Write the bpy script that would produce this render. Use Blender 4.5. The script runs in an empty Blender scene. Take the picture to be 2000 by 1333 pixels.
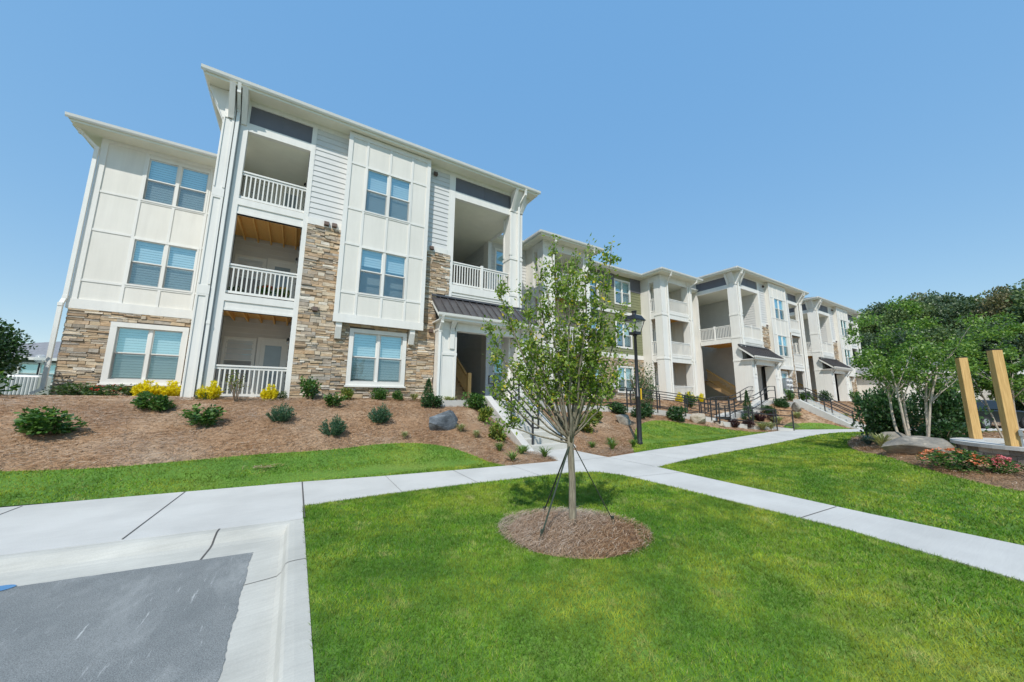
import bpy, bmesh, math, random
import numpy as np
from mathutils import Vector, geometry

S = bpy.context.scene
COL = S.collection
rnd = random.Random(7)
rng = np.random.default_rng(11)

# ------------------------------------------------------------------ camera, sky, sun, exposure
cam = bpy.data.objects.new('camera', bpy.data.cameras.new('camera'))
COL.objects.link(cam)
cam.data.sensor_width = 36.0
cam.data.lens = 690.74 / 2000 * 36
cam.data.clip_start = 0.05
cam.data.clip_end = 6000
_y, _p, _r = math.radians(31.247), math.radians(8.983), math.radians(0.5936)
_f = Vector((math.sin(_y) * math.cos(_p), math.cos(_y) * math.cos(_p), math.sin(_p)))
_rt = Vector((math.cos(_y), -math.sin(_y), 0)); _u = _rt.cross(_f)
_r2 = math.cos(_r) * _rt + math.sin(_r) * _u
_u2 = -math.sin(_r) * _rt + math.cos(_r) * _u
from mathutils import Matrix
cam.matrix_world = Matrix(((_r2.x, _u2.x, -_f.x, 0), (_r2.y, _u2.y, -_f.y, 0), (_r2.z, _u2.z, -_f.z, 0), (0, 0, 0, 1)))
S.camera = cam

SUN = Vector((-0.9, -1.0, 1.6)).normalized()
world = bpy.data.worlds.new("World"); S.world = world; world.use_nodes = True
_nt = world.node_tree
sky = _nt.nodes.new('ShaderNodeTexSky'); sky.sky_type = 'NISHITA'; sky.sun_disc = False
sky.sun_elevation = math.asin(SUN.z)
sky.sun_rotation = math.atan2(SUN.x, SUN.y)
sky.air_density = 1.0; sky.dust_density = 0.0; sky.ozone_density = 1.0; sky.altitude = 100
_bg = _nt.nodes['Background']; _bg.inputs[1].default_value = 0.099
# summer haze evens the sky out: part of the clear-sky gradient over a pale blue veil
_vm = _nt.nodes.new('ShaderNodeVectorMath'); _vm.operation = 'MULTIPLY_ADD'
_vm.inputs[1].default_value = (0.75, 0.57, 0.26); _vm.inputs[2].default_value = (0.71, 2.21, 4.76)
_nt.links.new(sky.outputs[0], _vm.inputs[0]); _nt.links.new(_vm.outputs[0], _bg.inputs[0])
sl = bpy.data.lights.new('sun', 'SUN'); sl.energy = 3.0; sl.angle = math.radians(0.5); sl.color = (1, 0.95, 0.87)
so = bpy.data.objects.new('sun', sl); COL.objects.link(so)
so.rotation_euler = SUN.to_track_quat('Z', 'Y').to_euler(); so.location = (-20, -20, 40)
S.cycles.diffuse_bounces = 6; S.cycles.max_bounces = 14; S.cycles.transparent_max_bounces = 16
S.view_settings.view_transform = 'Standard'; S.view_settings.look = 'None'
S.view_settings.exposure = 0.45; S.view_settings.gamma = 1

# ------------------------------------------------------------------ materials
def mat(name):
    m = bpy.data.materials.new(name); m.use_nodes = True
    nt = m.node_tree; b = nt.nodes['Principled BSDF']
    return m, nt, b
def N(nt, t, **kw):
    n = nt.nodes.new(t)
    for k, v in kw.items(): setattr(n, k, v)
    return n
def ramp(nt, src, cols):
    r = N(nt, 'ShaderNodeValToRGB'); e = r.color_ramp.elements
    while len(e) < len(cols): e.new(0.5)
    for el, (p, c) in zip(e, cols):
        el.position = p; el.color = (*c, 1)
    nt.links.new(src, r.inputs[0]); return r.outputs[0]
def noise(nt, scale, detail=4, vec=None, rough=0.55):
    n = N(nt, 'ShaderNodeTexNoise'); n.inputs['Scale'].default_value = scale
    n.inputs['Detail'].default_value = detail; n.inputs['Roughness'].default_value = rough
    if vec is None:
        g = N(nt, 'ShaderNodeNewGeometry'); vec = g.outputs['Position']
    nt.links.new(vec, n.inputs['Vector']); return n.outputs[0]
def scaled_pos(nt, sx, sy, sz, rot=0):
    g = N(nt, 'ShaderNodeNewGeometry'); mp = N(nt, 'ShaderNodeMapping')
    mp.inputs['Scale'].default_value = (sx, sy, sz); mp.inputs['Rotation'].default_value = (0, 0, rot)
    nt.links.new(g.outputs['Position'], mp.inputs[0]); return mp.outputs[0]
def mixc(nt, fac, a, b, mode='MIX'):
    m = N(nt, 'ShaderNodeMix', data_type='RGBA', blend_type=mode)
    for inp, v in ((m.inputs[0], fac), (m.inputs[6], a), (m.inputs[7], b)):
        if hasattr(v, 'links'): nt.links.new(v, inp)
        else: inp.default_value = v if not isinstance(v, tuple) else (*v, 1)
    return m.outputs[2]
def bump(nt, b, h, strength, dist=0.01):
    n = N(nt, 'ShaderNodeBump'); n.inputs['Strength'].default_value = strength; n.inputs['Distance'].default_value = dist
    nt.links.new(h, n.inputs['Height']); nt.links.new(n.outputs[0], b.inputs['Normal'])
def flat(name, c, rough=0.5, metal=0, var=0.08, sc=3.0, bmp=0.0, spec=0.5):
    m, nt, b = mat(name)
    f = noise(nt, sc)
    c0 = tuple(x * (1 - var) for x in c); c1 = tuple(min(1, x * (1 + var)) for x in c)
    nt.links.new(ramp(nt, f, [(0.3, c0), (0.7, c1)]), b.inputs['Base Color'])
    b.inputs['Roughness'].default_value = rough; b.inputs['Metallic'].default_value = metal
    b.inputs['Specular IOR Level'].default_value = spec
    if bmp: bump(nt, b, noise(nt, 60), bmp, 0.004)
    return m
def island(name, cols, rough=0.6, trans=0.0, patch=None, tcol=None, var=0.12, bmp=0, metal=0, upn=0, dark=None, dry=None, spec=0.5):
    
    """colour picked at random for every loose piece of the mesh; optional broad patches"""
    m, nt, b = mat(name)
    g = N(nt, 'ShaderNodeNewGeometry')
    c = ramp(nt, g.outputs['Random Per Island'], cols)
    if patch:
        sc, pc, lo, hi, amt = patch
        r = ramp(nt, noise(nt, sc, 5, rough=0.6), [(lo, (0, 0, 0)), (hi, (amt,) * 3)])
        c = mixc(nt, r, c, pc)
    if dry:
        c = mixc(nt, ramp(nt, noise(nt, dry[0], 6, rough=0.7), [(0.56, (0, 0, 0)), (0.72, (0.75,) * 3)]), c, dry[1])
    if dark:
        c = mixc(nt, ramp(nt, noise(nt, dark[0], 4), [(0.40, (dark[2],) * 3), (0.56, (0, 0, 0))]), c, dark[1])
    if var:
        c = mixc(nt, 1.0, c, ramp(nt, noise(nt, 9), [(0.25, (1 - var,) * 3), (0.75, (1 + var * 0.0,) * 3)]), 'MULTIPLY')
    nt.links.new(c, b.inputs['Base Color']); b.inputs['Roughness'].default_value = rough; b.inputs['Metallic'].default_value = metal; b.inputs['Specular IOR Level'].default_value = spec
    if bmp: bump(nt, b, noise(nt, 25, 6), bmp, 0.02)
    nrm = None
    if upn:                               # thin blades seen as turf: shading normals lean towards the turf's own normal
        ml = N(nt, 'ShaderNodeVectorMath', operation='SCALE'); ml.inputs['Scale'].default_value = 1 - upn; nt.links.new(g.outputs['Normal'], ml.inputs[0])
        ad = N(nt, 'ShaderNodeVectorMath', operation='ADD'); ad.inputs[1].default_value = (0, 0, upn); nt.links.new(ml.outputs[0], ad.inputs[0])
        no = N(nt, 'ShaderNodeVectorMath', operation='NORMALIZE'); nt.links.new(ad.outputs[0], no.inputs[0]); nrm = no.outputs[0]
        nt.links.new(nrm, b.inputs['Normal'])
    if trans:
        t = N(nt, 'ShaderNodeBsdfTranslucent'); mx = N(nt, 'ShaderNodeMixShader'); mx.inputs[0].default_value = trans
        tc = mixc(nt, 1.0, c, tcol or (1.3, 1.35, 0.6), 'MULTIPLY')
        nt.links.new(tc, t.inputs[0]); nt.links.new(b.outputs[0], mx.inputs[1]); nt.links.new(t.outputs[0], mx.inputs[2])
        nt.links.new(mx.outputs[0], nt.nodes['Material Output'].inputs[0])
    return m

def paint(name, c, rough):
    m, nt, b = mat(name)
    f = noise(nt, 1.0, 6, scaled_pos(nt, 5, 5, 0.45), 0.65); g = noise(nt, 0.7, 5)
    col = mixc(nt, 1.0, ramp(nt, f, [(0.3, tuple(x * 0.925 for x in c)), (0.62, c)]), ramp(nt, g, [(0.3, (0.95, 0.945, 0.93)), (0.65, (1, 1, 1))]), 'MULTIPLY')
    nt.links.new(col, b.inputs['Base Color']); b.inputs['Roughness'].default_value = rough
    bump(nt, b, noise(nt, 14, 4), 0.06, 0.01); return m
M = {}
M['white'] = paint('white_trim_paint', (0.80, 0.785, 0.745), 0.45)
M['panel'] = paint('cream_panel_paint', (0.765, 0.74, 0.68), 0.5)
M['soffit'] = flat('soffit_paint', (0.80, 0.79, 0.68), 0.6, var=0.03)
M['siding'] = flat('grey_lap_siding', (0.62, 0.62, 0.61), 0.55, var=0.04, sc=2.5)
M['gray'] = flat('slate_grey_panel', (0.13, 0.13, 0.15), 0.5, var=0.06)
M['olive'] = flat('olive_siding', (0.21, 0.22, 0.12), 0.55, var=0.06)
M['roof'] = flat('dark_shingle', (0.06, 0.06, 0.065), 0.85, var=0.4, sc=9, bmp=0.5)
M['metalroof'] = flat('dark_bronze_metal', (0.125, 0.118, 0.122), 0.36, 0.5, var=0.12, sc=2)
M['gutter'] = flat('white_gutter_enamel', (0.80, 0.79, 0.75), 0.3, var=0.02)
M['black'] = flat('black_iron', (0.018, 0.019, 0.022), 0.38, var=0.2, sc=12)
M['rail'] = flat('black_handrail_paint', (0.03, 0.032, 0.036), 0.4, var=0.2, sc=12)
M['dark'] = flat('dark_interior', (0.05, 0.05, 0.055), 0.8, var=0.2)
M['mortar'] = flat('stone_mortar', (0.10, 0.085, 0.07), 0.9, var=0.2, sc=20)
M['blind'] = flat('white_blind', (0.78, 0.78, 0.76), 0.5, var=0.02)
M['vent'] = flat('brown_vent', (0.10, 0.065, 0.05), 0.6)
M['metal'] = flat('grey_metal', (0.42, 0.44, 0.46), 0.35, 0.6, var=0.08)
M['strap'] = flat('dark_green_strap', (0.035, 0.05, 0.035), 0.7, var=0.2, sc=30)
M['yellowtag'] = flat('yellow_plastic', (0.75, 0.45, 0.02), 0.5)
M['white2'] = flat('white_plastic', (0.72, 0.73, 0.73), 0.4, var=0.02)
M['terracotta'] = flat('dark_pot', (0.10, 0.06, 0.05), 0.6)
M['soil'] = flat('soil', (0.075, 0.055, 0.035), 0.95, var=0.3, sc=8, bmp=0.6)
M['rubber'] = flat('tyre_rubber', (0.02, 0.02, 0.02), 0.85)
M['carpaint'] = flat('black_car_paint', (0.012, 0.014, 0.018), 0.18, 0.2, var=0.05)
M['carglass'] = flat('car_glass', (0.01, 0.012, 0.015), 0.05, var=0.0)
M['taillight'] = flat('red_lens', (0.45, 0.015, 0.01), 0.25)

def mk_wood(name, a, b_, sx=2, sz=0.4):
    m, nt, b = mat(name)
    f = noise(nt, 6, 6, scaled_pos(nt, 3 * sx, 3 * sx, sz))
    nt.links.new(ramp(nt, f, [(0.3, a), (0.68, b_)]), b.inputs['Base Color']); b.inputs['Roughness'].default_value = 0.62
    bump(nt, b, f, 0.25, 0.004); return m
M['wood'] = mk_wood('orange_pine_joist', (0.66, 0.34, 0.08), (0.86, 0.52, 0.17))
M['stairwood'] = mk_wood('treated_stair_wood', (0.36, 0.22, 0.10), (0.52, 0.34, 0.17))
M['post'] = mk_wood('golden_cedar_post', (0.44, 0.26, 0.085), (0.66, 0.43, 0.17), 3, 0.5)

def mk_glass():
    m, nt, b = mat('window_glass'); nt.nodes.remove(b)
    tr = N(nt, 'ShaderNodeBsdfTransparent'); tr.inputs[0].default_value = (0.84, 0.96, 1.0, 1)
    gl = N(nt, 'ShaderNodeBsdfGlossy'); gl.inputs['Roughness'].default_value = 0.012; gl.inputs[0].default_value = (0.50, 0.88, 1, 1)
    fr = N(nt, 'ShaderNodeLayerWeight'); pw = N(nt, 'ShaderNodeMath', operation='POWER'); pw.inputs[1].default_value = 2.5
    ma = N(nt, 'ShaderNodeMath', operation='MULTIPLY_ADD'); ma.inputs[1].default_value = 0.8; ma.inputs[2].default_value = 0.32; ma.use_clamp = True
    nt.links.new(fr.outputs['Facing'], pw.inputs[0])
    mx = N(nt, 'ShaderNodeMixShader')
    nt.links.new(pw.outputs[0], ma.inputs[0]); nt.links.new(ma.outputs[0], mx.inputs[0])
    nt.links.new(tr.outputs[0], mx.inputs[1]); nt.links.new(gl.outputs[0], mx.inputs[2])
    nt.links.new(mx.outputs[0], nt.nodes['Material Output'].inputs[0]); return m
M['glass'] = mk_glass()
def mk_screen():
    m, nt, b = mat('insect_screen')
    tr = N(nt, 'ShaderNodeBsdfTransparent'); mx = N(nt, 'ShaderNodeMixShader'); mx.inputs[0].default_value = 0.34
    b.inputs['Base Color'].default_value = (0.07, 0.085, 0.10, 1); b.inputs['Roughness'].default_value = 0.7
    nt.links.new(tr.outputs[0], mx.inputs[1]); nt.links.new(b.outputs[0], mx.inputs[2])
    nt.links.new(mx.outputs[0], nt.nodes['Material Output'].inputs[0]); return m
M['screen'] = mk_screen()
def mk_lampglass():
    m, nt, b = mat('lamp_glass')
    b.inputs['Base Color'].default_value = (0.8, 0.82, 0.82, 1); b.inputs['Roughness'].default_value = 0.15
    tr = N(nt, 'ShaderNodeBsdfTransparent'); mx = N(nt, 'ShaderNodeMixShader'); mx.inputs[0].default_value = 0.3
    nt.links.new(tr.outputs[0], mx.inputs[1]); nt.links.new(b.outputs[0], mx.inputs[2])
    nt.links.new(mx.outputs[0], nt.nodes['Material Output'].inputs[0]); return m
M['lampglass'] = mk_lampglass()

M['stone'] = island('ledge_stone', [(0.0, (0.253, 0.190, 0.127)), (0.12, (0.529, 0.368, 0.230)), (0.3, (0.655, 0.506, 0.333)), (0.4, (0.345, 0.299, 0.247)),
                                    (0.55, (0.609, 0.414, 0.241)), (0.7, (0.460, 0.414, 0.356)), (0.88, (0.713, 0.586, 0.425)), (1.0, (0.850, 0.782, 0.678))],
                    0.85, var=0.3, bmp=0.8)
M['seatstone'] = island('grey_wall_stone', [(0, (0.16, 0.14, 0.12)), (0.4, (0.30, 0.26, 0.22)), (0.8, (0.40, 0.36, 0.31)), (1, (0.47, 0.42, 0.36))], 0.85, var=0.3, bmp=0.6)

def mk_concrete(name, c, streak=0.07, stain=0.16):
    m, nt, b = mat(name)
    f1 = noise(nt, 1.1, 6); f2 = noise(nt, 90, 3); f3 = noise(nt, 5, 4, scaled_pos(nt, 0.5, 9, 1, 0.03))
    col = ramp(nt, f1, [(0.3, tuple(x * (1 - stain) for x in c)), (0.65, c)])
    col = mixc(nt, 1.0, col, ramp(nt, f3, [(0.3, (1 - streak,) * 3), (0.7, (1, 1, 1))]), 'MULTIPLY')
    col = mixc(nt, 1.0, col, ramp(nt, f2, [(0.3, (0.9, 0.9, 0.9)), (0.7, (1, 1, 1))]), 'MULTIPLY')
    nt.links.new(col, b.inputs['Base Color']); b.inputs['Roughness'].default_value = 0.85
    bump(nt, b, f2, 0.25, 0.003); return m
M['concrete'] = mk_concrete('pale_concrete', (0.60, 0.59, 0.56))
M['curb'] = mk_concrete('curb_concrete', (0.56, 0.55, 0.50), 0.1, 0.25)
M['stairconc'] = mk_concrete('stair_concrete', (0.58, 0.57, 0.52), 0.05, 0.1)
M['joint'] = flat('dark_joint', (0.09, 0.085, 0.08), 0.95, var=0.2)

def mk_asphalt():
    m, nt, b = mat('worn_asphalt')
    f = noise(nt, 1.6, 7, rough=0.65); g = noise(nt, 160, 2)
    col = ramp(nt, f, [(0.3, (0.165, 0.178, 0.18)), (0.7, (0.25, 0.262, 0.26))])
    col = mixc(nt, 1.0, col, ramp(nt, g, [(0.3, (0.45, 0.45, 0.45)), (0.72, (1.4, 1.4, 1.4))]), 'MULTIPLY')
    # chalky scrapes, long and thin, with broken ends
    s = noise(nt, 1.7, 9, scaled_pos(nt, 11, 0.9, 1, math.radians(-47)), 0.72)
    s2 = noise(nt, 0.9, 3)
    sm_ = ramp(nt, s, [(0.60, (0, 0, 0)), (0.68, (0.9,) * 3)])
    sm2 = ramp(nt, s2, [(0.40, (0.1, 0.1, 0.1)), (0.66, (1, 1, 1))])
    fac = mixc(nt, 1.0, sm_, sm2, 'MULTIPLY')
    col = mixc(nt, fac, col, (0.55, 0.56, 0.55))
    dust = ramp(nt, noise(nt, 1.2, 7, scaled_pos(nt, 2.2, 0.7, 1, math.radians(-47)), 0.68), [(0.52, (0, 0, 0)), (0.72, (0.5,) * 3)])
    col = mixc(nt, dust, col, (0.42, 0.43, 0.42))
    nt.links.new(col, b.inputs['Base Color']); b.inputs['Roughness'].default_value = 0.8
    bump(nt, b, g, 0.5, 0.004); return m
M['asphalt'] = mk_asphalt()

def mk_ground(name, a, b_, c, s1=0.5, s2=25):
    m, nt, b = mat(name)
    col = ramp(nt, noise(nt, s1, 5), [(0.3, a), (0.5, b_), (0.7, c)])
    col = mixc(nt, 1.0, col, ramp(nt, noise(nt, s2, 6, rough=0.7), [(0.3, (0.55,) * 3), (0.7, (1.25,) * 3)]), 'MULTIPLY')
    nt.links.new(col, b.inputs['Base Color']); b.inputs['Roughness'].default_value = 0.95
    bump(nt, b, noise(nt, s2 * 1.5, 5), 0.8, 0.03); return m
M['lawnsoil'] = mk_ground('lawn_base', (0.07, 0.17, 0.02), (0.125, 0.25, 0.027), (0.21, 0.29, 0.042))
M['mulch'] = mk_ground('pine_straw_base', (0.30, 0.17, 0.09), (0.40, 0.25, 0.145), (0.47, 0.34, 0.23), 0.7, 40)
M['land'] = mk_ground('far_grass', (0.06, 0.10, 0.02), (0.08, 0.12, 0.03), (0.10, 0.13, 0.04), 0.1, 3)
M['grass'] = island('grass_blade', [(0, (0.09, 0.25, 0.012)), (0.3, (0.19, 0.41, 0.022)), (0.7, (0.32, 0.54, 0.035)), (0.9, (0.48, 0.63, 0.08)), (1, (0.66, 0.60, 0.27))],
                    0.6, 0.3, patch=(0.9, (0.58, 0.62, 0.07), 0.44, 0.64, 0.75), var=0.55, upn=0.72, dark=(1.7, (0.06, 0.21, 0.018), 0.65), dry=(3.4, (0.76, 0.70, 0.32)), spec=0.12)
M['straw'] = island('pine_needle', [(0, (0.16, 0.075, 0.035)), (0.3, (0.40, 0.215, 0.105)), (0.6, (0.56, 0.36, 0.20)), (0.85, (0.66, 0.49, 0.34)), (1, (0.72, 0.64, 0.54))],
                    0.6, 0.15, patch=(0.6, (0.58, 0.50, 0.43), 0.42, 0.66, 0.7), var=0.15, tcol=(1, 0.9, 0.7), upn=0.4, spec=0.2)
def leafm(name, cols, trans=0.3, rough=0.45): return island(name, cols, rough, trans, var=0.2)
M['lf_box'] = leafm('boxwood_leaf', [(0, (0.030, 0.090, 0.021)), (0.5, (0.060, 0.158, 0.030)), (0.85, (0.112, 0.225, 0.045)), (1, (0.195, 0.300, 0.075))])
M['lf_dark'] = leafm('dark_leaf', [(0, (0.021, 0.063, 0.024)), (0.6, (0.042, 0.112, 0.036)), (1, (0.090, 0.180, 0.053))])
M['lf_lime'] = leafm('lime_leaf', [(0, (0.06, 0.12, 0.02)), (0.5, (0.14, 0.21, 0.03)), (1, (0.36, 0.36, 0.06))])
M['lf_blue'] = leafm('juniper_needle', [(0, (0.035, 0.105, 0.063)), (0.6, (0.070, 0.168, 0.098)), (1, (0.126, 0.238, 0.126))], 0.2)
M['lf_yel'] = leafm('golden_needle', [(0, (0.55, 0.46, 0.012)), (0.3, (0.82, 0.70, 0.015)), (0.8, (0.88, 0.78, 0.025)), (1, (0.90, 0.82, 0.10))], 0.35)
M['lf_tuft'] = leafm('liriope_blade', [(0, (0.056, 0.140, 0.028)), (0.5, (0.126, 0.238, 0.042)), (1, (0.238, 0.336, 0.084))])
M['lf_pale'] = leafm('variegated_blade', [(0, (0.20, 0.26, 0.10)), (0.5, (0.40, 0.43, 0.22)), (1, (0.58, 0.56, 0.36))])
M['lf_bluegrass'] = leafm('blue_fescue', [(0, (0.10, 0.16, 0.15)), (0.6, (0.20, 0.28, 0.26)), (1, (0.30, 0.36, 0.33))])
M['lf_purple'] = leafm('purple_leaf', [(0, (0.035, 0.015, 0.02)), (0.6, (0.075, 0.03, 0.04)), (1, (0.12, 0.06, 0.06))])
M['lf_rose'] = leafm('rose_leaf', [(0, (0.039, 0.091, 0.033)), (0.6, (0.078, 0.156, 0.052)), (1, (0.156, 0.221, 0.091))])
M['lf_elm'] = leafm('young_tree_leaf', [(0, (0.10, 0.185, 0.03)), (0.45, (0.20, 0.32, 0.045)), (0.8, (0.31, 0.42, 0.07)), (0.955, (0.42, 0.50, 0.09)), (0.98, (0.80, 0.62, 0.03)), (1, (0.84, 0.66, 0.04))], 0.4)
M['lf_myrtle'] = leafm('myrtle_leaf', [(0, (0.06, 0.15, 0.03)), (0.5, (0.14, 0.28, 0.045)), (1, (0.27, 0.41, 0.08))], 0.35)
M['lf_wood1'] = leafm('wood_leaf_dark', [(0, (0.05, 0.095, 0.055)), (0.6, (0.11, 0.17, 0.09)), (1, (0.23, 0.30, 0.16))])  # hill wood leaf colours, greyed and blued to stand in for distance haze
M['lf_wood2'] = leafm('wood_leaf_mid', [(0, (0.07, 0.13, 0.05)), (0.6, (0.155, 0.235, 0.085)), (1, (0.30, 0.37, 0.15))])
M['lf_wood3'] = leafm('wood_leaf_brown', [(0, (0.11, 0.13, 0.06)), (0.6, (0.21, 0.20, 0.10)), (1, (0.38, 0.31, 0.17))])
M['fl_red'] = leafm('red_petal', [(0, (0.45, 0.02, 0.015)), (1, (0.65, 0.06, 0.03))], 0.2)
M['fl_coral'] = leafm('coral_petal', [(0, (0.75, 0.16, 0.06)), (0.6, (0.80, 0.27, 0.13)), (1, (0.85, 0.5, 0.3))], 0.2)
M['fl_pink'] = leafm('pink_petal', [(0, (0.72, 0.10, 0.15)), (1, (0.82, 0.3, 0.33))], 0.2)
M['fl_mix'] = leafm('yellow_petal', [(0, (0.70, 0.25, 0.02)), (1, (0.75, 0.52, 0.05))], 0.2)
M['fl_white'] = leafm('white_petal', [(0, (0.6, 0.6, 0.5)), (1, (0.8, 0.8, 0.75))], 0.2)
def mk_bark(name, a, b_):
    m, nt, b = mat(name); f = noise(nt, 12, 6, scaled_pos(nt, 4, 4, 0.7))
    nt.links.new(ramp(nt, f, [(0.3, a), (0.7, b_)]), b.inputs['Base Color']); b.inputs['Roughness'].default_value = 0.85
    bump(nt, b, f, 0.6, 0.01); return m
M['bark'] = mk_bark('grey_bark', (0.13, 0.11, 0.08), (0.30, 0.27, 0.20))
M['barkpale'] = mk_bark('pale_myrtle_bark', (0.34, 0.28, 0.21), (0.60, 0.54, 0.45))
M['barkdark'] = mk_bark('dark_bark', (0.05, 0.04, 0.03), (0.12, 0.10, 0.08))
M['stem'] = mk_bark('shrub_stem', (0.16, 0.11, 0.07), (0.30, 0.22, 0.15))
def mk_rock(name, a, b_, c, sc=3.0):
    m, nt, b = mat(name)
    col = ramp(nt, noise(nt, sc, 9, rough=0.68), [(0.3, a), (0.5, b_), (0.72, c)])
    v = noise(nt, 2.2, 6, scaled_pos(nt, 1.2, 1.2, 6, 0.4), 0.7)
    col = mixc(nt, ramp(nt, v, [(0.56, (0, 0, 0)), (0.64, (0.5,) * 3)]), col, tuple(min(1, x * 1.7) for x in c))
    nt.links.new(col, b.inputs['Base Color']); b.inputs['Roughness'].default_value = 0.75
    bump(nt, b, noise(nt, sc * 4, 8, rough=0.7), 0.6, 0.05); return m
M['rockdark'] = mk_rock('blue_grey_rock', (0.045, 0.052, 0.062), (0.10, 0.115, 0.13), (0.18, 0.20, 0.22))
M['rocktan'] = mk_rock('tan_rock', (0.22, 0.17, 0.12), (0.36, 0.30, 0.23), (0.45, 0.41, 0.35))
M['rockgrey'] = mk_rock('lichen_grey_rock', (0.10, 0.10, 0.09), (0.22, 0.20, 0.17), (0.34, 0.30, 0.24))

# ------------------------------------------------------------------ mesh helpers
TX = [0.0, 1, 0.0]                       # building transform: x' = c + s * (x - ref)
def tx(p): return (TX[0] + TX[1] * (p[0] - TX[2]), p[1], p[2])
def wloc(o):
    v = Vector((0, 0, 0))
    while o is not None:
        v = v + o.location; o = o.parent
    return v
class MB:
    def __init__(self): self.v = []; self.f = []; self.ch = []
    def quad(self, a, b, c, d):
        n = len(self.v); self.v += [tx(a), tx(b), tx(c), tx(d)]; self.f.append((n, n + 1, n + 2, n + 3) if TX[1] > 0 else (n + 3, n + 2, n + 1, n))
    def box(self, x0, x1, y0, y1, z0, z1):
        self.hexa([(x0, y0, z0), (x1, y0, z0), (x1, y1, z0), (x0, y1, z0), (x0, y0, z1), (x1, y0, z1), (x1, y1, z1), (x0, y1, z1)])
        return self
    def hexa(self, c):
        n = len(self.v); self.ch.append((n, len(self.f))); self.v += [tx(p) for p in c]
        for q in ((3, 2, 1, 0), (4, 5, 6, 7), (0, 1, 5, 4), (1, 2, 6, 5), (2, 3, 7, 6), (3, 0, 4, 7)):
            q = tuple(n + i for i in q); self.f.append(q if TX[1] > 0 else q[::-1])
        return self
    def prism(self, prof, axis, a, b):
        """profile polygon (two coords) extruded along axis 'x' or 'y' between a and b"""
        k = len(prof); n = len(self.v); self.ch.append((n, len(self.f)))
        for t in (a, b):
            for (p, q) in prof:
                self.v.append(tx((t, p, q) if axis == 'x' else (p, t, q)))
        fl = [tuple(n + i for i in range(k)), tuple(n + k + i for i in reversed(range(k)))]
        for i in range(k):
            j = (i + 1) % k; fl.append((n + i, n + k + i, n + k + j, n + j))
        self.f += fl; self.fix = True
        return self
    def tube(self, pts, rad, n=6, cap=True):
        pts = [Vector(tx(p)) for p in pts]; base = len(self.v)
        if not isinstance(rad, (list, tuple)): rad = [rad] * len(pts)
        up = None
        for i, p in enumerate(pts):
            d = (pts[min(i + 1, len(pts) - 1)] - pts[max(i - 1, 0)]).normalized()
            if up is None or abs(d.dot(up)) > 0.97: up = Vector((0, 0, 1)) if abs(d.z) < 0.9 else Vector((1, 0, 0))
            a = d.cross(up).normalized(); b = a.cross(d).normalized()
            for k in range(n):
                t = 2 * math.pi * (k + 0.5) / n
                q = p + (a * math.cos(t) + b * math.sin(t)) * rad[i]; self.v.append(tuple(q))
        for i in range(len(pts) - 1):
            for k in range(n):
                k2 = (k + 1) % n
                self.f.append((base + i * n + k, base + i * n + k2, base + (i + 1) * n + k2, base + (i + 1) * n + k))
        if cap:
            self.f.append(tuple(base + k for k in reversed(range(n)))); e = base + (len(pts) - 1) * n
            self.f.append(tuple(e + k for k in range(n)))
        return self
    def bar(self, p, q, w, h=None):
        """square bar between two points"""
        h = h or w; p = Vector(p); q = Vector(q); d = (q - p).normalized()
        up = Vector((0, 0, 1)) if abs(d.z) < 0.95 else Vector((0, 1, 0))
        a = d.cross(up).normalized() * w / 2; b = a.cross(d).normalized() * h / 2
        c = [p - a - b, p + a - b, p + a + b, p - a + b, q - a - b, q + a - b, q + a + b, q - a + b]
        n = len(self.v); self.v += [tx(x) for x in c]
        for f in ((0, 1, 2, 3), (7, 6, 5, 4), (0, 4, 5, 1), (1, 5, 6, 2), (2, 6, 7, 3), (3, 7, 4, 0)):
            self.f.append(tuple(n + i for i in f))
        self.fix = True
        return self
    def lathe(self, c, prof, n=12):
        b = len(self.v)
        for r, z in prof:
            for k in range(n):
                t = 2 * math.pi * (k + 0.5) / n; self.v.append(tx((c[0] + r * math.cos(t), c[1] + r * math.sin(t), c[2] + z)))
        for i in range(len(prof) - 1):
            for k in range(n):
                k2 = (k + 1) % n; self.f.append((b + i * n + k, b + i * n + k2, b + (i + 1) * n + k2, b + (i + 1) * n + k))
        self.f.append(tuple(b + k for k in reversed(range(n)))); e = b + (len(prof) - 1) * n; self.f.append(tuple(e + k for k in range(n)))
        return self
    fix = False
    def build_each(self, name, m, parent, **kw):
        """every box or prism becomes a part of its own"""
        ch = self.ch + [(len(self.v), len(self.f))]
        for (v0, f0), (v1, f1) in zip(ch, ch[1:]):
            q = MB(); q.v = self.v[v0:v1]; q.f = [tuple(i - v0 for i in f) for f in self.f[f0:f1]]; q.fix = self.fix; q.build(name, m, parent, **kw)
    def build(self, name, m, parent=None, smooth=False, bevel=0):
        if not self.v: return None
        me = bpy.data.meshes.new(name); o = wloc(parent) if parent else Vector((0, 0, 0))
        vs = [(x - o.x, y - o.y, z - o.z) for x, y, z in self.v]
        me.from_pydata(vs, [], self.f); me.materials.append(m)
        if self.fix or bevel:
            bm = bmesh.new(); bm.from_mesh(me); bmesh.ops.recalc_face_normals(bm, faces=bm.faces); bm.to_mesh(me); bm.free()
        if smooth: me.polygons.foreach_set('use_smooth', [True] * len(me.polygons))
        ob = bpy.data.objects.new(name, me); COL.objects.link(ob)
        if parent: ob.parent = parent
        if bevel:
            md = ob.modifiers.new('bevel', 'BEVEL'); md.width = bevel; md.segments = 2; md.limit_method = 'ANGLE'
        return ob
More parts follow.
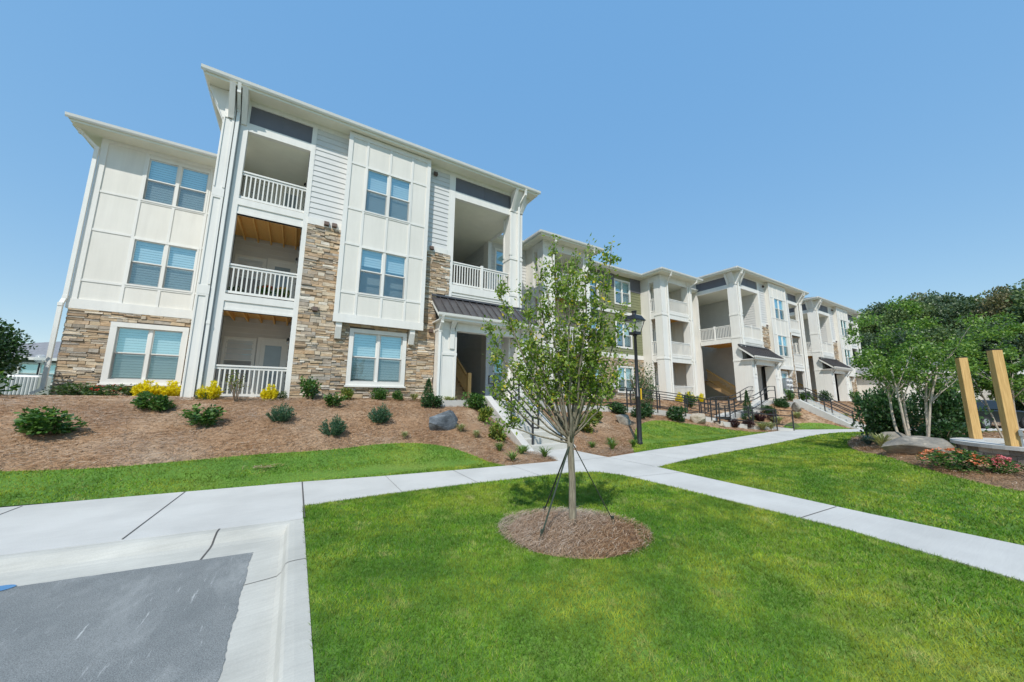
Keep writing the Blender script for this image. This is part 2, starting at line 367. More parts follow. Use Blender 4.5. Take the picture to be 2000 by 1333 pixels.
def npmesh(name, V, F, m):
    me = bpy.data.meshes.new(name); k = F.shape[1]
    me.vertices.add(len(V)); me.vertices.foreach_set('co', np.asarray(V, np.float32).ravel())
    me.loops.add(F.size); me.loops.foreach_set('vertex_index', F.astype(np.int32).ravel())
    me.polygons.add(len(F)); me.polygons.foreach_set('loop_start', np.arange(0, F.size, k, dtype=np.int32))
    me.update(calc_edges=True); me.validate(); me.materials.append(m)
    return me
def link(name, me, parent=None, loc=(0, 0, 0)):
    o = bpy.data.objects.new(name, me); COL.objects.link(o); o.location = loc
    if parent: o.parent = parent
    return o
def tag(o, label, cat, group=None, kind=None):
    if label: o['label'] = label
    if cat: o['category'] = cat
    if group: o['group'] = group
    if kind: o['kind'] = kind
    return o
def thing(name, loc, label, cat, group=None):
    o = bpy.data.objects.new(name, None); COL.objects.link(o); o.location = loc
    return tag(o, label, cat, group)

# ------------------------------------------------------------------ terrain
def sm(a, b, x):
    t = min(1., max(0., (x - a) / (b - a))); return t * t * (3 - 2 * t)
def lerp(a, b, t): return a + (b - a) * t
def H(x, y):
    yA = lerp(8.05, 8.7, sm(7, 9.5, x)); yA = lerp(yA, 9.3, sm(14, 20, x))
    yA = lerp(yA, 7.6, sm(23.5, 28, x))
    yA = lerp(yA, 9.0, sm(5.35, 5.95, x) * (1 - sm(7.75, 8.4, x)))
    yB = lerp(12.7, 14.4, sm(8, 10.5, x)); yB = lerp(yB, 10.9, sm(24, 28, x))
    t = min(1., max(0., (y - yA) / (yB - yA)))
    t = lerp(t, t * t * (3 - 2 * t), .5)
    z = -1.6 + 1.45 * t
    z += .32 * sm(8.5, 13.5, x) * sm(5.2, 2.4, y) * (1 - sm(17, 26, x))
    return z
def HH(x, y):      # with the wooded hill to the east
    return H(x, y) + 9.0 * sm(62, 120, x)

def inside(poly, x, y):
    c = False; n = len(poly)
    for i in range(n):
        x1, y1 = poly[i]; x2, y2 = poly[i - 1]
        if (y1 > y) != (y2 > y) and x < (x2 - x1) * (y - y1) / (y2 - y1) + x1: c = not c
    return c
def inside_np(poly, X, Y):
    c = np.zeros(len(X), bool); n = len(poly)
    for i in range(n):
        x1, y1 = poly[i]; x2, y2 = poly[i - 1]
        if y1 == y2: continue
        c ^= ((y1 > Y) != (y2 > Y)) & (X < (x2 - x1) * (Y - y1) / (y2 - y1) + x1)
    return c
def densify(poly, step):
    out = []
    for i in range(len(poly)):
        a = poly[i]; b = poly[(i + 1) % len(poly)]
        k = max(1, int(math.hypot(b[0] - a[0], b[1] - a[1]) / step))
        for j in range(k): out.append((a[0] + (b[0] - a[0]) * j / k, a[1] + (b[1] - a[1]) * j / k))
    return out
def sheet(name, poly, m, off, step=0.5, zf=None, thick=0.0, parent=None, kind='structure'):
    zf = zf or H
    b = densify(poly, step); pts = [Vector(p) for p in b]; nb = len(b)
    xs = [p[0] for p in b]; ys = [p[1] for p in b]
    x = min(xs) + step / 2
    while x < max(xs):
        y = min(ys) + step / 2
        while y < max(ys):
            if inside(poly, x, y): pts.append(Vector((x + rnd.uniform(-.1, .1) * step, y + rnd.uniform(-.1, .1) * step)))
            y += step
        x += step
    vs, es, fs, *_ = geometry.delaunay_2d_cdt(pts, [], [list(range(nb))], 1, 1e-5)
    V = [(p.x, p.y, zf(p.x, p.y) + off) for p in vs]
    F = [tuple(f) for f in fs]
    if thick:
        n = len(V)
        bo = [min(range(n), key=lambda i: (vs[i].x - q[0]) ** 2 + (vs[i].y - q[1]) ** 2) for q in b]
        base = len(V)
        V += [(V[i][0], V[i][1], V[i][2] - thick) for i in bo]
        for i in range(nb):
            j = (i + 1) % nb; F.append((bo[i], base + i, base + j, bo[j]))
    me = bpy.data.meshes.new(name); me.from_pydata(V, [], F); me.materials.append(m)
    bm = bmesh.new(); bm.from_mesh(me); bmesh.ops.recalc_face_normals(bm, faces=bm.faces)
    if sum(f.normal.z * f.calc_area() for f in bm.faces) < 0: bmesh.ops.reverse_faces(bm, faces=bm.faces)
    bm.to_mesh(me); bm.free()
    o = link(name, me, parent); 
    if kind: o['kind'] = kind
    return o

def edge_dist(poly):
    P = np.array(poly); Q = np.roll(P, -1, 0); D = Q - P; L2 = (D ** 2).sum(1) + 1e-9
    def f(x, y):
        t = np.clip(((x - P[:, 0]) * D[:, 0] + (y - P[:, 1]) * D[:, 1]) / L2, 0, 1)
        return float(np.sqrt(((P[:, 0] + t * D[:, 0] - x) ** 2 + (P[:, 1] + t * D[:, 1] - y) ** 2).min()))
    return f
def ground_sheet():
    xs = sorted(set([-2500, -800, -300, -150, -80, -50] + [i for i in range(-36, 64, 2)] + list(range(64, 140, 5)) + [170, 300, 800, 2500]))
    ys = sorted(set([-2500, -800, -300, -120, -60, -30] + [i for i in range(-16, 36, 1)] + [40, 50, 65, 90, 140, 300, 800, 2500]))
    V = []
    for y in ys:
        for x in xs:
            z = HH(x, y) - 0.10
            if x < 0.6 and y < 6.5: z = -1.95
            if y > 16: z = min(z, -0.25)
            V.append((x, y, z))
    n = len(xs); F = [(j * n + i, j * n + i + 1, (j + 1) * n + i + 1, (j + 1) * n + i) for j in range(len(ys) - 1) for i in range(n - 1)]
    me = bpy.data.meshes.new('ground'); me.from_pydata(V, [], F); me.materials.append(M['land'])
    link('ground', me)['kind'] = 'structure'
ground_sheet()

def arc(cx, cy, r, a0, a1, n=8): return [(cx + r * math.cos(math.radians(a0 + (a1 - a0) * i / n)), cy + r * math.sin(math.radians(a0 + (a1 - a0) * i / n))) for i in range(n + 1)]
def smooth_line(pts, n=6):
    out = []
    for i in range(len(pts) - 1):
        p0 = pts[max(i - 1, 0)]; p1 = pts[i]; p2 = pts[i + 1]; p3 = pts[min(i + 2, len(pts) - 1)]
        for k in range(n):
            t = k / n
            out.append(tuple(0.5 * ((2 * p1[d]) + (-p0[d] + p2[d]) * t + (2 * p0[d] - 5 * p1[d] + 4 * p2[d] - p3[d]) * t * t + (-p0[d] + 3 * p1[d] - 3 * p2[d] + p3[d]) * t ** 3) for d in range(2)))
    out.append(pts[-1]); return out
flat_z = lambda x, y: -1.6
# sidewalk edges
EW_near = smooth_line([(7.5, 5.66), (9.67, 6.0), (15.75, 6.53), (21.9, 7.15), (25.2, 6.7), (28, 5.5), (34, 3.0), (40, 1.2)], 4)
EW_far = smooth_line([(7.48, 7.2), (10.1, 7.57), (12.6, 7.8), (18, 8.5), (22.6, 8.95), (25.5, 8.1), (28.3, 7.1), (34, 4.6), (40.5, 2.6)], 4)
MAIN_N = [(-14, 8.3), (-3.4, 8.2), (0.27, 7.93), (1.7, 7.72), (3.3, 7.56), (4.5, 7.48), (5.92, 7.4)]
MAIN_S = [(0.25, 6.27), (1.41, 6.34), (2.77, 6.33), (4.6, 6.24)] + [(5.45, 6.15), (5.85, 5.95), (6.06, 5.5)]
P_slab = [(-14, 5.95), (-2.34, 5.86), (0.06, 5.64), (0.245, 5.64), (0.25, 6.27), (0.27, 7.93), (-3.4, 8.2), (-14, 8.3)]
P_walk = MAIN_S + [(6.1, 5.1), (6.12, 3.86), (6.1, 1.9), (5.8, 0.57), (5.6, -1.5), (5.5, -6), (7.0, -6), (7.1, -1.5), (7.2, 0.66), (7.2, 1.92), (7.42, 4.65)] + EW_near + EW_far[::-1] + [(7.5, 8.4), (7.62, 9.02), (6.22, 9.02), (6.2, 8.4), (5.92, 7.4)] + MAIN_N[2:-1][::-1]
sheet('sidewalk_slab', P_slab, M['concrete'], 0.0, 0.5, flat_z, 0.12)
sheet('sidewalk', P_walk, M['concrete'], 0.0, 0.5, lambda x, y: H(x, y) if x > 9 and y < 8.4 else -1.6, 0.12)

# expansion joints, thin strips on the slabs
def strip(mb, a, b, w, z):
    a = Vector(a); b = Vector(b); d = (b - a).normalized(); n = Vector((-d.y, d.x)) * w / 2
    zz = lambda p: (p.x, p.y, z(p.x, p.y) if callable(z) else z)
    mb.quad(zz(a - n), zz(b - n), zz(b + n), zz(a + n))
mbj = MB()
for a, b, w in [((-1.39, 8.05), (-1.48, 5.82), .016), ((-3.15, 8.14), (-3.25, 5.9), .014), ((-6.2, 8.2), (-6.3, 5.95), .014), ((0.262, 5.66), (0.272, 7.9), .02),
                ((3.1, 6.3), (3.12, 7.56), .008), ((6.12, 5.2), (7.44, 5.0), .008), ((6.1, 2.35), (7.2, 2.3), .014), ((5.98, 7.2), (7.45, 7.2), .01), ((7.48, 5.72), (7.48, 7.15), .01), ((9.0, 5.93), (8.9, 7.4), .007),
                ((1.7, 6.35), (1.72, 7.7), .006), ((4.5, 6.28), (4.52, 7.45), .006), ((12, 6.25), (11.9, 7.7), .007), ((15, 6.5), (14.9, 8.05), .007), ((6.08, -0.6), (7.1, -0.62), .012)]:
    strip(mbj, a, b, w, -1.596)
mbj.build('sidewalk_joint', M['joint'])['kind'] = 'structure'

# rolled kerb, gutter pan and asphalt
def sweep(name, path, prof, m):
    V = []; F = []; k = len(prof)
    for i, p in enumerate(path):
        p = Vector(p); a = Vector(path[max(i - 1, 0)]); b = Vector(path[min(i + 1, len(path) - 1)])
        d1 = (p - a).normalized() if i else (b - p).normalized(); d2 = (b - p).normalized() if i < len(path) - 1 else d1
        n1 = Vector((-d1.y, d1.x)); n2 = Vector((-d2.y, d2.x)); n = (n1 + n2).normalized(); n /= max(.5, n.dot(n1))
        for o, z in prof: V.append((p.x + n.x * o, p.y + n.y * o, z))
    for i in range(len(path) - 1):
        for j in range(k - 1): F.append((i * k + j, (i + 1) * k + j, (i + 1) * k + j + 1, i * k + j + 1))
    me = bpy.data.meshes.new(name); me.from_pydata(V, [], F); me.materials.append(m)
    bm = bmesh.new(); bm.from_mesh(me); bmesh.ops.recalc_face_normals(bm, faces=bm.faces)
    if sum(f.normal.z * f.calc_area() for f in bm.faces) < 0: bmesh.ops.reverse_faces(bm, faces=bm.faces)
    bm.to_mesh(me); bm.free()
    o = link(name, me); o['kind'] = 'structure'; return o
# path along the kerb back edge; offset to the left of travel is towards the asphalt
cx_, cy_ = 0.245, 5.64
kpath = [(0.235, -8), (0.245, 2.5), (0.25, 5.0), (0.245, 5.5), (0.20, 5.62), (0.06, 5.645), (-0.4, 5.69), (-2.34, 5.86), (-14, 5.95)]
prof = [(0.0, -1.75), (0.0, -1.602), (0.10, -1.601), (0.155, -1.606), (0.175, -1.62), (0.20, -1.685), (0.235, -1.712), (0.30, -1.719), (0.50, -1.731), (0.50, -1.80)]
profN = [(0.002, -1.75), (0.002, -1.602), (0.05, -1.603), (0.10, -1.612), (0.16, -1.65), (0.22, -1.70), (0.28, -1.717), (0.33, -1.72), (0.56, -1.732), (0.56, -1.80)]
sweep('kerb', [(0.235, -8), (0.245, 2.5), (0.25, 5.0), (0.25, 5.63)], prof, M['curb'])
sweep('kerb', [(0.255, 5.62), (0.06, 5.643), (-0.4, 5.69), (-2.34, 5.86), (-14, 5.95)], profN, M['curb'])
mbg = MB()
def prof_strip(mb, a, dirn, pr, w):
    t = Vector((-dirn[1], dirn[0])) * w / 2
    for (o0, z0), (o1, z1) in zip(pr, pr[1:]):
        p = Vector(a) + Vector(dirn) * o0; q = Vector(a) + Vector(dirn) * o1
        mb.quad((p.x - t.x, p.y - t.y, z0 + .003), (q.x - t.x + .0, q.y - t.y, z1 + .003), (q.x + t.x, q.y + t.y, z1 + .003), (p.x + t.x, p.y + t.y, z0 + .003))
prof_strip(mbg, (-0.62, 5.708), Vector((-.12, -1)).normalized(), profN[1:-1], .018)
prof_strip(mbg, (0.246, 4.3), (-1, 0), prof[1:-1], .008)
prof_strip(mbg, (0.245, 2.0), (-1, 0), prof[1:-1], .008)
mbg.build('kerb_joint', M['joint'])['kind'] = 'structure'
ap = [(-0.235, -8)] + [(-0.24 + .006 * math.sin(i * .35) + .003 * math.sin(i * 1.7) + rnd.uniform(-.004, .004), -2 + i * 0.035) for i in range(203)] + [(-0.225, 5.09)] + [(-0.225 - 0.07 * i, 5.095 + 0.0072 * i + rnd.uniform(-.004, .004)) for i in range(1, 30)] + [(-14, 5.42), (-14, -8)]
sheet('parking_asphalt', ap, M['asphalt'], 0, 0.8, lambda x, y: -1.726)
sheet('parking_base', [(-30, -40), (-14.01, -40), (-14.01, 8.3), (-30, 8.3)], M['asphalt'], 0, 3, lambda x, y: -1.73)

# lawns and mulch
N_edge = smooth_line([(-14, 9.75), (-8, 9.62), (-5.1, 9.48), (-3.0, 9.27), (-1.6, 9.33), (-0.6, 9.40), (0.9, 9.42), (2.0, 9.55), (3.0, 9.45), (3.7, 9.1), (4.1, 8.55), (4.35, 7.9), (4.42, 7.5)], 5)
P_lawn_n = N_edge + [(3.3, 7.56), (1.7, 7.72), (0.27, 7.93), (-3.4, 8.2), (-14, 8.3)]
P_lawn_c = [(0.24, -8), (0.25, 5.64), (0.25, 6.27)] + MAIN_S[1:] + [(6.1, 5.1), (6.12, 3.86), (6.1, 1.9), (5.8, 0.57), (5.6, -1.5), (5.5, -8)]
E_bed = smooth_line([(40, 1.0), (34, 2.7), (27, 5.6), (22, 5.9), (18.5, 5.3), (16.2, 4.6), (13.6, 3.6), (11.9, 2.45), (10.9, 1.4), (10.6, 0.4), (10.9, -2.5)], 5)
P_lawn_e = [(7.0, -6), (7.1, -1.5), (7.2, 0.66), (7.2, 1.92), (7.42, 4.65)] + EW_near + E_bed + [(10.9, -6)]
P_lawn_l = smooth_line([(8.9, 7.5), (9.5, 8.1), (10.9, 9.2), (12.9, 10.6), (14.9, 11.1), (16.8, 10.6), (18.6, 9.9), (20.0, 9.1), (20.4, 8.85)], 5) + [(18, 8.55), (12.6, 7.85), (10.1, 7.62)]
P_lawn_f = smooth_line([(23.3, 8.95), (24.2, 9.7), (25.6, 9.5), (27.0, 8.6), (27.55, 7.55)], 5) + [(25.5, 8.12)]
P_mulch_w = [(-22, 9.8), (-14, 9.75)] + N_edge[1:] + [(4.5, 7.48), (5.92, 7.4), (6.2, 8.4), (6.05, 9.0), (5.98, 12.5), (4.3, 13.05), (-2.6, 13.05), (-2.6, 16.6), (-22, 16.6)]
P_mulch_e = [(7.52, 7.22), (8.9, 7.5)] + P_lawn_l[1:P_lawn_l.index((20.4, 8.85)) + 1] + [(22.6, 8.98), (23.3, 8.97)] + smooth_line([(23.3, 8.95), (24.2, 9.7), (25.6, 9.5), (27.0, 8.6), (27.55, 7.55)], 5)[1:] + [(28.3, 7.12), (34, 4.65), (40.5, 2.7), (60, 0), (60, 13.05), (27.4, 13.05), (27.0, 16.6), (8.4, 16.6), (8.3, 12.3), (7.8, 12.2), (7.66, 9.0), (7.5, 8.4)]
P_mulch_r = E_bed + [(10.9, -6), (24, -6), (40, 0)]
rc = (3.06, 3.555); P_ring = [(rc[0] + (0.92 + 0.03 * math.sin(3 * t) + rnd.uniform(-.015, .015)) * (1.0 * math.cos(t)), rc[1] + (0.78 + 0.03 * math.sin(2 * t + 1)) * math.sin(t)) for t in [2 * math.pi * i / 40 for i in range(40)]]
def ringrot(p):
    a = math.radians(-40); x, y = p[0] - rc[0], p[1] - rc[1]; return (rc[0] + x * math.cos(a) - y * math.sin(a), rc[1] + x * math.sin(a) + y * math.cos(a))
P_ring = [ringrot(p) for p in P_ring]
def ring_z(x, y):
    d = math.hypot(x - 3.06, y - 3.57); return -1.618 + 0.10 * (1 - sm(0.1, 0.88, d))
sheet('mulch_bed', [(-22, 8.6), (5.9, 8.6), (5.9, 12.9), (-22, 12.9)], M['mulch'], -.05, .7)
sheet('mulch_bed', [(7.9, 7.9), (18, 8.8), (27, 9.0), (27, 14), (8.0, 14)], M['mulch'], -.05, .7)
for nm, P in (('lawn', P_lawn_n), ('lawn', P_lawn_c), ('lawn', P_lawn_e), ('lawn', P_lawn_l), ('lawn', P_lawn_f)):
    sheet(nm, P, M['lawnsoil'], -0.012, 0.7)
for nm, P in (('mulch_bed', P_mulch_w), ('mulch_bed', P_mulch_e), ('mulch_bed', P_mulch_r)):
    sheet(nm, P, M['mulch'], 0.012, 0.6, (lambda ed: lambda x, y: H(x, y) - .030 + (.045 + 0.035 * math.sin(x * 2.3 + y) * math.sin(y * 3.1 - x)) * sm(0, .5, ed(x, y)))(edge_dist(P)))
sheet('mulch_ring', P_ring, M['mulch'], 0, 0.2, ring_z)

# ------------------------------------------------------------------ grass blades and pine straw
HV = np.vectorize(H)
def scatter(poly, dens, maxd=None, mind=0):
    xs = np.array([p[0] for p in poly]); ys = np.array([p[1] for p in poly])
    x0, x1, y0, y1 = xs.min(), xs.max(), ys.min(), ys.max()
    n = int((x1 - x0) * (y1 - y0) * dens)
    X = rng.uniform(x0, x1, n); Y = rng.uniform(y0, y1, n); k = inside_np(poly, X, Y)
    if maxd is not None:
        d = np.hypot(X, Y); k &= (d >= mind) & (d < maxd)
    return X[k], Y[k]
def blades(X, Y, Z, h, w):
    n = len(X); a = rng.uniform(0, 2 * np.pi, n); l = rng.uniform(0.2, 1.15, n) * h; b = rng.uniform(0, 2 * np.pi, n)
    hh = h * rng.uniform(0.6, 1.15, n); ww = w * rng.uniform(0.7, 1.3, n)
    P = np.stack([X, Y, Z], 1); dx = np.stack([np.cos(a) * ww, np.sin(a) * ww, 0 * a], 1)
    tip = P + np.stack([np.cos(b) * l, np.sin(b) * l, hh], 1)
    V = np.stack([P - dx, P + dx, tip], 1).reshape(-1, 3); return V, np.arange(n * 3).reshape(-1, 3)
def grass_for(name, poly, label, tiers, excl=None):
    Vs = []
    for d0, d1, dens, h, w in tiers:
        X, Y = scatter(poly, dens, d1, d0)
        if excl is not None:
            k = ~inside_np(excl, X, Y); X, Y = X[k], Y[k]
        if not len(X): continue
        Vs.append(blades(X, Y, HV(X, Y) - 0.015, h, w)[0])
    V = np.concatenate(Vs); F = np.arange(len(V)).reshape(-1, 3)
    o = link(name, npmesh(name, V, F, M['grass'])); tag(o, label, 'grass', kind='stuff')
TI = [(0, 4, 9500, .036, .0022), (4, 7, 5200, .040, .0036), (7, 12, 2000, .044, .0065), (12, 20, 900, .046, .010), (20, 60, 260, .055, .02)]
grass_for('grass', P_lawn_c, 'mown green lawn around the staked young tree', TI, P_ring)
grass_for('grass', P_lawn_n, 'curved strip of lawn between sidewalk and mulch bank', TI)
grass_for('grass', P_lawn_e, 'wide lawn right of the sidewalk, running to the rock bed', TI)
grass_for('grass', P_lawn_l, 'rounded lawn patch beside the black street lamp', TI)
grass_for('grass', P_lawn_f, 'small far lawn beside the second concrete stairs', TI)

def needles(X, Y, Z, L, w, zr):
    n = len(X); a = rng.uniform(0, np.pi, n); L = L * rng.uniform(0.5, 1.2, n)
    P = np.stack([X, Y, Z + rng.uniform(0.0, zr, n)], 1); t = rng.uniform(-0.22, 0.22, n)
    d = np.stack([np.cos(a) * L / 2, np.sin(a) * L / 2, t * L / 2], 1); s = np.stack([-np.sin(a) * w, np.cos(a) * w, 0.3 * w * np.ones(n)], 1)
    c = np.stack([-np.sin(a), np.cos(a), 0 * a], 1) * (rng.uniform(-.15, .15, n) * L)[:, None]; c[:, 2] += 0.008
    V = np.stack([P - d, P + c - s, P + d, P + c + s], 1).reshape(-1, 3); return V
def straw_for(name, poly, label, tiers, zf=H):
    Vs = []; ZV = np.vectorize(zf)
    for d0, d1, dens, L, w in tiers:
        X, Y = scatter(poly, dens, d1, d0)
        if len(X): Vs.append(needles(X, Y, ZV(X, Y) + 0.012, L, w, 0.05))
    V = np.concatenate(Vs); F = np.arange(len(V)).reshape(-1, 4)
    tag(link(name, npmesh(name, V, F, M['straw'])), label, 'pine straw', kind='stuff')
TS = [(0, 9, 1500, .17, .0035), (9, 13, 1000, .18, .0045), (13, 20, 420, .20, .007), (20, 60, 90, .25, .016)]
straw_for('pine_straw', P_mulch_w, 'brown pine straw covering the bank below the front building', TS)
straw_for('pine_straw', P_mulch_e, 'pine straw bed between the concrete stairs and the ramp', TS)
straw_for('pine_straw', P_mulch_r, 'pine straw around the rock and planter at right', TS)
straw_for('pine_straw', P_ring, 'round ring of pine straw under the staked young tree', [(0, 9, 4600, .19, .0021)], ring_z)

# ------------------------------------------------------------------ building kit
def stones(mb, x0, x1, z0, z1, y, holes=(), big=1.0, axis='x'):
    z = z0; r = rnd
    while z < z1 - 0.02:
        hb = min(r.uniform(0.14, 0.23) * big, z1 - z)
        if z1 - z - hb < 0.06: hb = z1 - z
        x = x0 + 0.0
        while x < x1 - 0.01:
            seg = min(r.uniform(0.5, 1.3) * big, x1 - x)
            if x1 - x - seg < 0.15: seg = x1 - x
            k = r.choice([2, 2, 3, 3, 4]); cuts = sorted([0] + [min(.92, max(.1, (i + r.uniform(-.25, .25)) / k)) for i in range(1, k)] + [1])
            for a, b in zip(cuts, cuts[1:]):
                za, zb = z + a * hb, z + b * hb
                xx = x
                while xx < x + seg - 0.01:
                    w = min(r.uniform(0.11, 0.44) * big, x + seg - xx)
                    if x + seg - xx - w < 0.08: w = x + seg - xx
                    iv = [(xx, xx + w)]
                    for hx0, hx1, hz0, hz1 in holes:
                        if za < hz1 - .02 and zb > hz0 + .02:
                            nv = []
                            for p, q in iv:
                                if q <= hx0 or p >= hx1: nv.append((p, q))
                                else:
                                    if p < hx0: nv.append((p, hx0))
                                    if q > hx1: nv.append((hx1, q))
                            iv = nv
                    for p, q in iv:
                        if q - p < 0.03: continue
                        g = 0.004; d = r.uniform(0.025, 0.07); j = lambda: r.uniform(-.007, .007)
                        f = [(p + g + j(), y - d + j(), za + g + j()), (q - g + j(), y - d + j(), za + g + j()), (q - g + j(), y - d + j(), zb - g + j()), (p + g + j(), y - d + j(), zb - g + j())]
                        bk = [(p + g, y + .01, za + g), (q - g, y + .01, za + g), (q - g, y + .01, zb - g), (p + g, y + .01, zb - g)]
                        n = len(mb.v); mb.v += [tx(t) for t in f + bk]
                        for qd in ((0, 1, 2, 3), (1, 5, 6, 2), (0, 3, 7, 4), (3, 2, 6, 7), (0, 4, 5, 1)):
                            qd = tuple(n + i for i in qd); mb.f.append(qd if TX[1] > 0 else qd[::-1])
                    xx += w
            x += seg
        z += hb
def lap(mb, x0, x1, z0, z1, y, ex=0.19, axis='x', face=-1):
    """lapped boards on a wall; axis 'x' = wall along x facing -y; axis 'y' = wall at x=y facing sign face"""
    n = max(1, round((z1 - z0) / ex)); e = (z1 - z0) / n
    for i in range(n):
        za, zb = z0 + i * e, z0 + (i + 1) * e
        if axis == 'x':
            a, b = y + face * 0.024, y + face * 0.004
            mb.quad((x0, a, za), (x1, a, za), (x1, b, zb), (x0, b, zb)); mb.quad((x0, y, za), (x1, y, za), (x1, a, za), (x0, a, za))
        else:
            a, b = y + face * 0.024, y + face * 0.004
            if face < 0:
                mb.quad((a, x1, za), (a, x0, za), (b, x0, zb), (b, x1, zb))
            else:
                mb.quad((a, x0, za), (a, x1, za), (b, x1, zb), (b, x0, zb))
            mb.quad((y, x0, za), (y, x1, za), (a, x1, za), (a, x0, za))
def wall_sheet(mb, x0, x1, z0, z1, y, holes=(), d=0.12):
    xs = sorted(set([x0, x1] + [v for h in holes for v in h[:2]])); zs = sorted(set([z0, z1] + [v for h in holes for v in h[2:]]))
    for a, b in zip(xs, xs[1:]):
        for c, e in zip(zs, zs[1:]):
            mx, mz = (a + b) / 2, (c + e) / 2
            if any(h[0] < mx < h[1] and h[2] < mz < h[3] for h in holes): continue
            mb.quad((a, y, c), (b, y, c), (b, y, e), (a, y, e))
    for h in holes:
        mb.quad((h[0], y, h[2]), (h[0], y, h[3]), (h[0], y + d, h[3]), (h[0], y + d, h[2]))
        mb.quad((h[1], y + d, h[2]), (h[1], y + d, h[3]), (h[1], y, h[3]), (h[1], y, h[2]))
        mb.quad((h[0], y + d, h[2]), (h[1], y + d, h[2]), (h[1], y, h[2]), (h[0], y, h[2]))
        mb.quad((h[0], y, h[3]), (h[1], y, h[3]), (h[1], y + d, h[3]), (h[0], y + d, h[3]))
def window(P, x0, x1, z0, z1, y, trim=0.09, twin=True, blind=(1.0, 1.0), lod=0, proud=0.03, sill=False, tm='white'):
    """x0..z1 = the opening; trim runs outside it"""
    t = trim; w = MB(); yf = y - proud
    if t:
        w.box(x0 - t, x1 + t, yf, y + .02, z1, z1 + t); w.box(x0 - t, x1 + t, yf, y + .02, z0 - t, z0)
        w.box(x0 - t, x0, yf + .002, y + .02, z0, z1); w.box(x1, x1 + t, yf + .002, y + .02, z0, z1)
    if sill: w.box(x0 - t - .04, x1 + t + .04, yf - .05, y, z0 - t - .05, z0 - t + .003)
    # box of the room behind, so that the opening is a real recess
    o = w.build('window', M[tm], P)
    bk = MB(); bk.quad((x0 - .02, y + .5, z0 - .02), (x1 + .02, y + .5, z0 - .02), (x1 + .02, y + .5, z1 + .02), (x0 - .02, y + .5, z1 + .02))
    bk.quad((x0 - .005, y + .121, z0), (x0 - .005, y + .121, z1), (x0 - .005, y + .5, z1), (x0 - .005, y + .5, z0)); bk.quad((x1 + .005, y + .5, z0), (x1 + .005, y + .5, z1), (x1 + .005, y + .121, z1), (x1 + .005, y + .121, z0))
    bk.quad((x0, y + .121, z1 + .005), (x1, y + .121, z1 + .005), (x1, y + .5, z1 + .005), (x0, y + .5, z1 + .005)); bk.quad((x0, y + .5, z0 - .005), (x1, y + .5, z0 - .005), (x1, y + .121, z0 - .005), (x0, y + .121, z0 - .005))
    bk.build('room_recess', M['dark'], o)
    sash = MB(); pane = MB(); scr = MB(); bl = MB()
    units = [(x0, (x0 + x1) / 2 - .045), ((x0 + x1) / 2 + .045, x1)] if twin else [(x0, x1)]
    if twin: sash.box((x0 + x1) / 2 - .045, (x0 + x1) / 2 + .045, y - .02, y + .09, z0, z1)
    zm = (z0 + z1) / 2
    for i, (a, b) in enumerate(units):
        r = .035
        for (c, d, yy) in ((zm, z1, y + .012), (z0, zm, y + .04)):
            sash.box(a, a + r, yy, yy + .03, c, d); sash.box(b - r, b, yy, yy + .03, c, d)
            sash.box(a + r, b - r, yy, yy + .03, c, c + r); sash.box(a + r, b - r, yy, yy + .03, d - r, d)
            pane.quad((a + r, yy + .015, c + r), (b - r, yy + .015, c + r), (b - r, yy + .015, d - r), (a + r, yy + .015, d - r))
        scr.quad((a + .01, y + .008, z0 + .01), (b - .01, y + .008, z0 + .01), (b - .01, y + .008, zm - .005), (a + .01, y + .008, zm - .005))
        cov = blind[i % len(blind)]; zb = z1 - .02 - (z1 - z0 - .06) * cov
        pitch = 0.088; zz = z1 - .06
        bl.box(a + .02, b - .02, y + .10, y + .135, z1 - .06, z1 - .015)
        while zz > zb:
            bl.quad((a + .02, y + .110, zz - pitch * .93), (b - .02, y + .110, zz - pitch * .93), (b - .02, y + .118, zz), (a + .02, y + .118, zz)); zz -= pitch
        bl.box(a + .02, b - .02, y + .10, y + .12, zb - .02, zb)
    sash.build('sash', M['white'], o); pane.build('pane', M['glass'], o); scr.build('screen', M['screen'], o); bl.build('blind', M['blind'], o)
    return o
def railing(P, p, q, z, h=0.92, posts=(), name='railing', sp=0.115, both=True):
    p = Vector((p[0], p[1], 0)); q = Vector((q[0], q[1], 0)); L = (q - p).length; d = (q - p) / L; r = MB()
    at = lambda t, zz: (p.x + d.x * t, p.y + d.y * t, zz)
    r.bar(at(0, z + h - .03), at(L, z + h - .03), .09, .05); r.bar(at(0, z + h - .10), at(L, z + h - .10), .04, .06); r.bar(at(0, z + .08), at(L, z + .08), .045, .07)
    n = int(L / sp)
    for i in range(1, n):
        t = L * i / n; r.bar(at(t, z + .11), at(t, z + h - .12), .036)
    for t in posts: r.bar(at(L * t, z), at(L * t, z + h + .06), .11)
    return r.build(name, M['white'], P)
def joists(P, fl, x0, x1, y0, y1, z, n=5):
    j = MB()
    for i in range(n):
        x = x0 + (x1 - x0) * (i + .6) / n; j.box(x - .022, x + .022, y0, y1, z - .21, z - .03)
    j.build('joist', M['wood'], fl)
def door(P, x0, x1, z0, y, lod=0):
    h = 2.08; f = MB()
    f.box(x0 - .1, x0, y - .04, y, z0, z0 + h + .1); f.box(x1, x1 + .1, y - .04, y, z0, z0 + h + .1); f.box(x0, x1, y - .038, y, z0 + h, z0 + h + .1)
    f.box(x0, x1, y - .02, y - .001, z0, z0 + h)
    o = f.build('door', M['white'], P)
    g = MB(); g.box(x0 + .14, x1 - .14, y - .028, y - .019, z0 + .25, z0 + h - .18); go = g.build('door_glass', M['glass2'], o)
    k = MB(); k.lathe((x1 - .07, y - .05, z0 + .98), [(.012, -.03), (.03, -.02), (.03, .02), (.012, .03)], 8); k.build('handle', M['metal'], o)
    return o
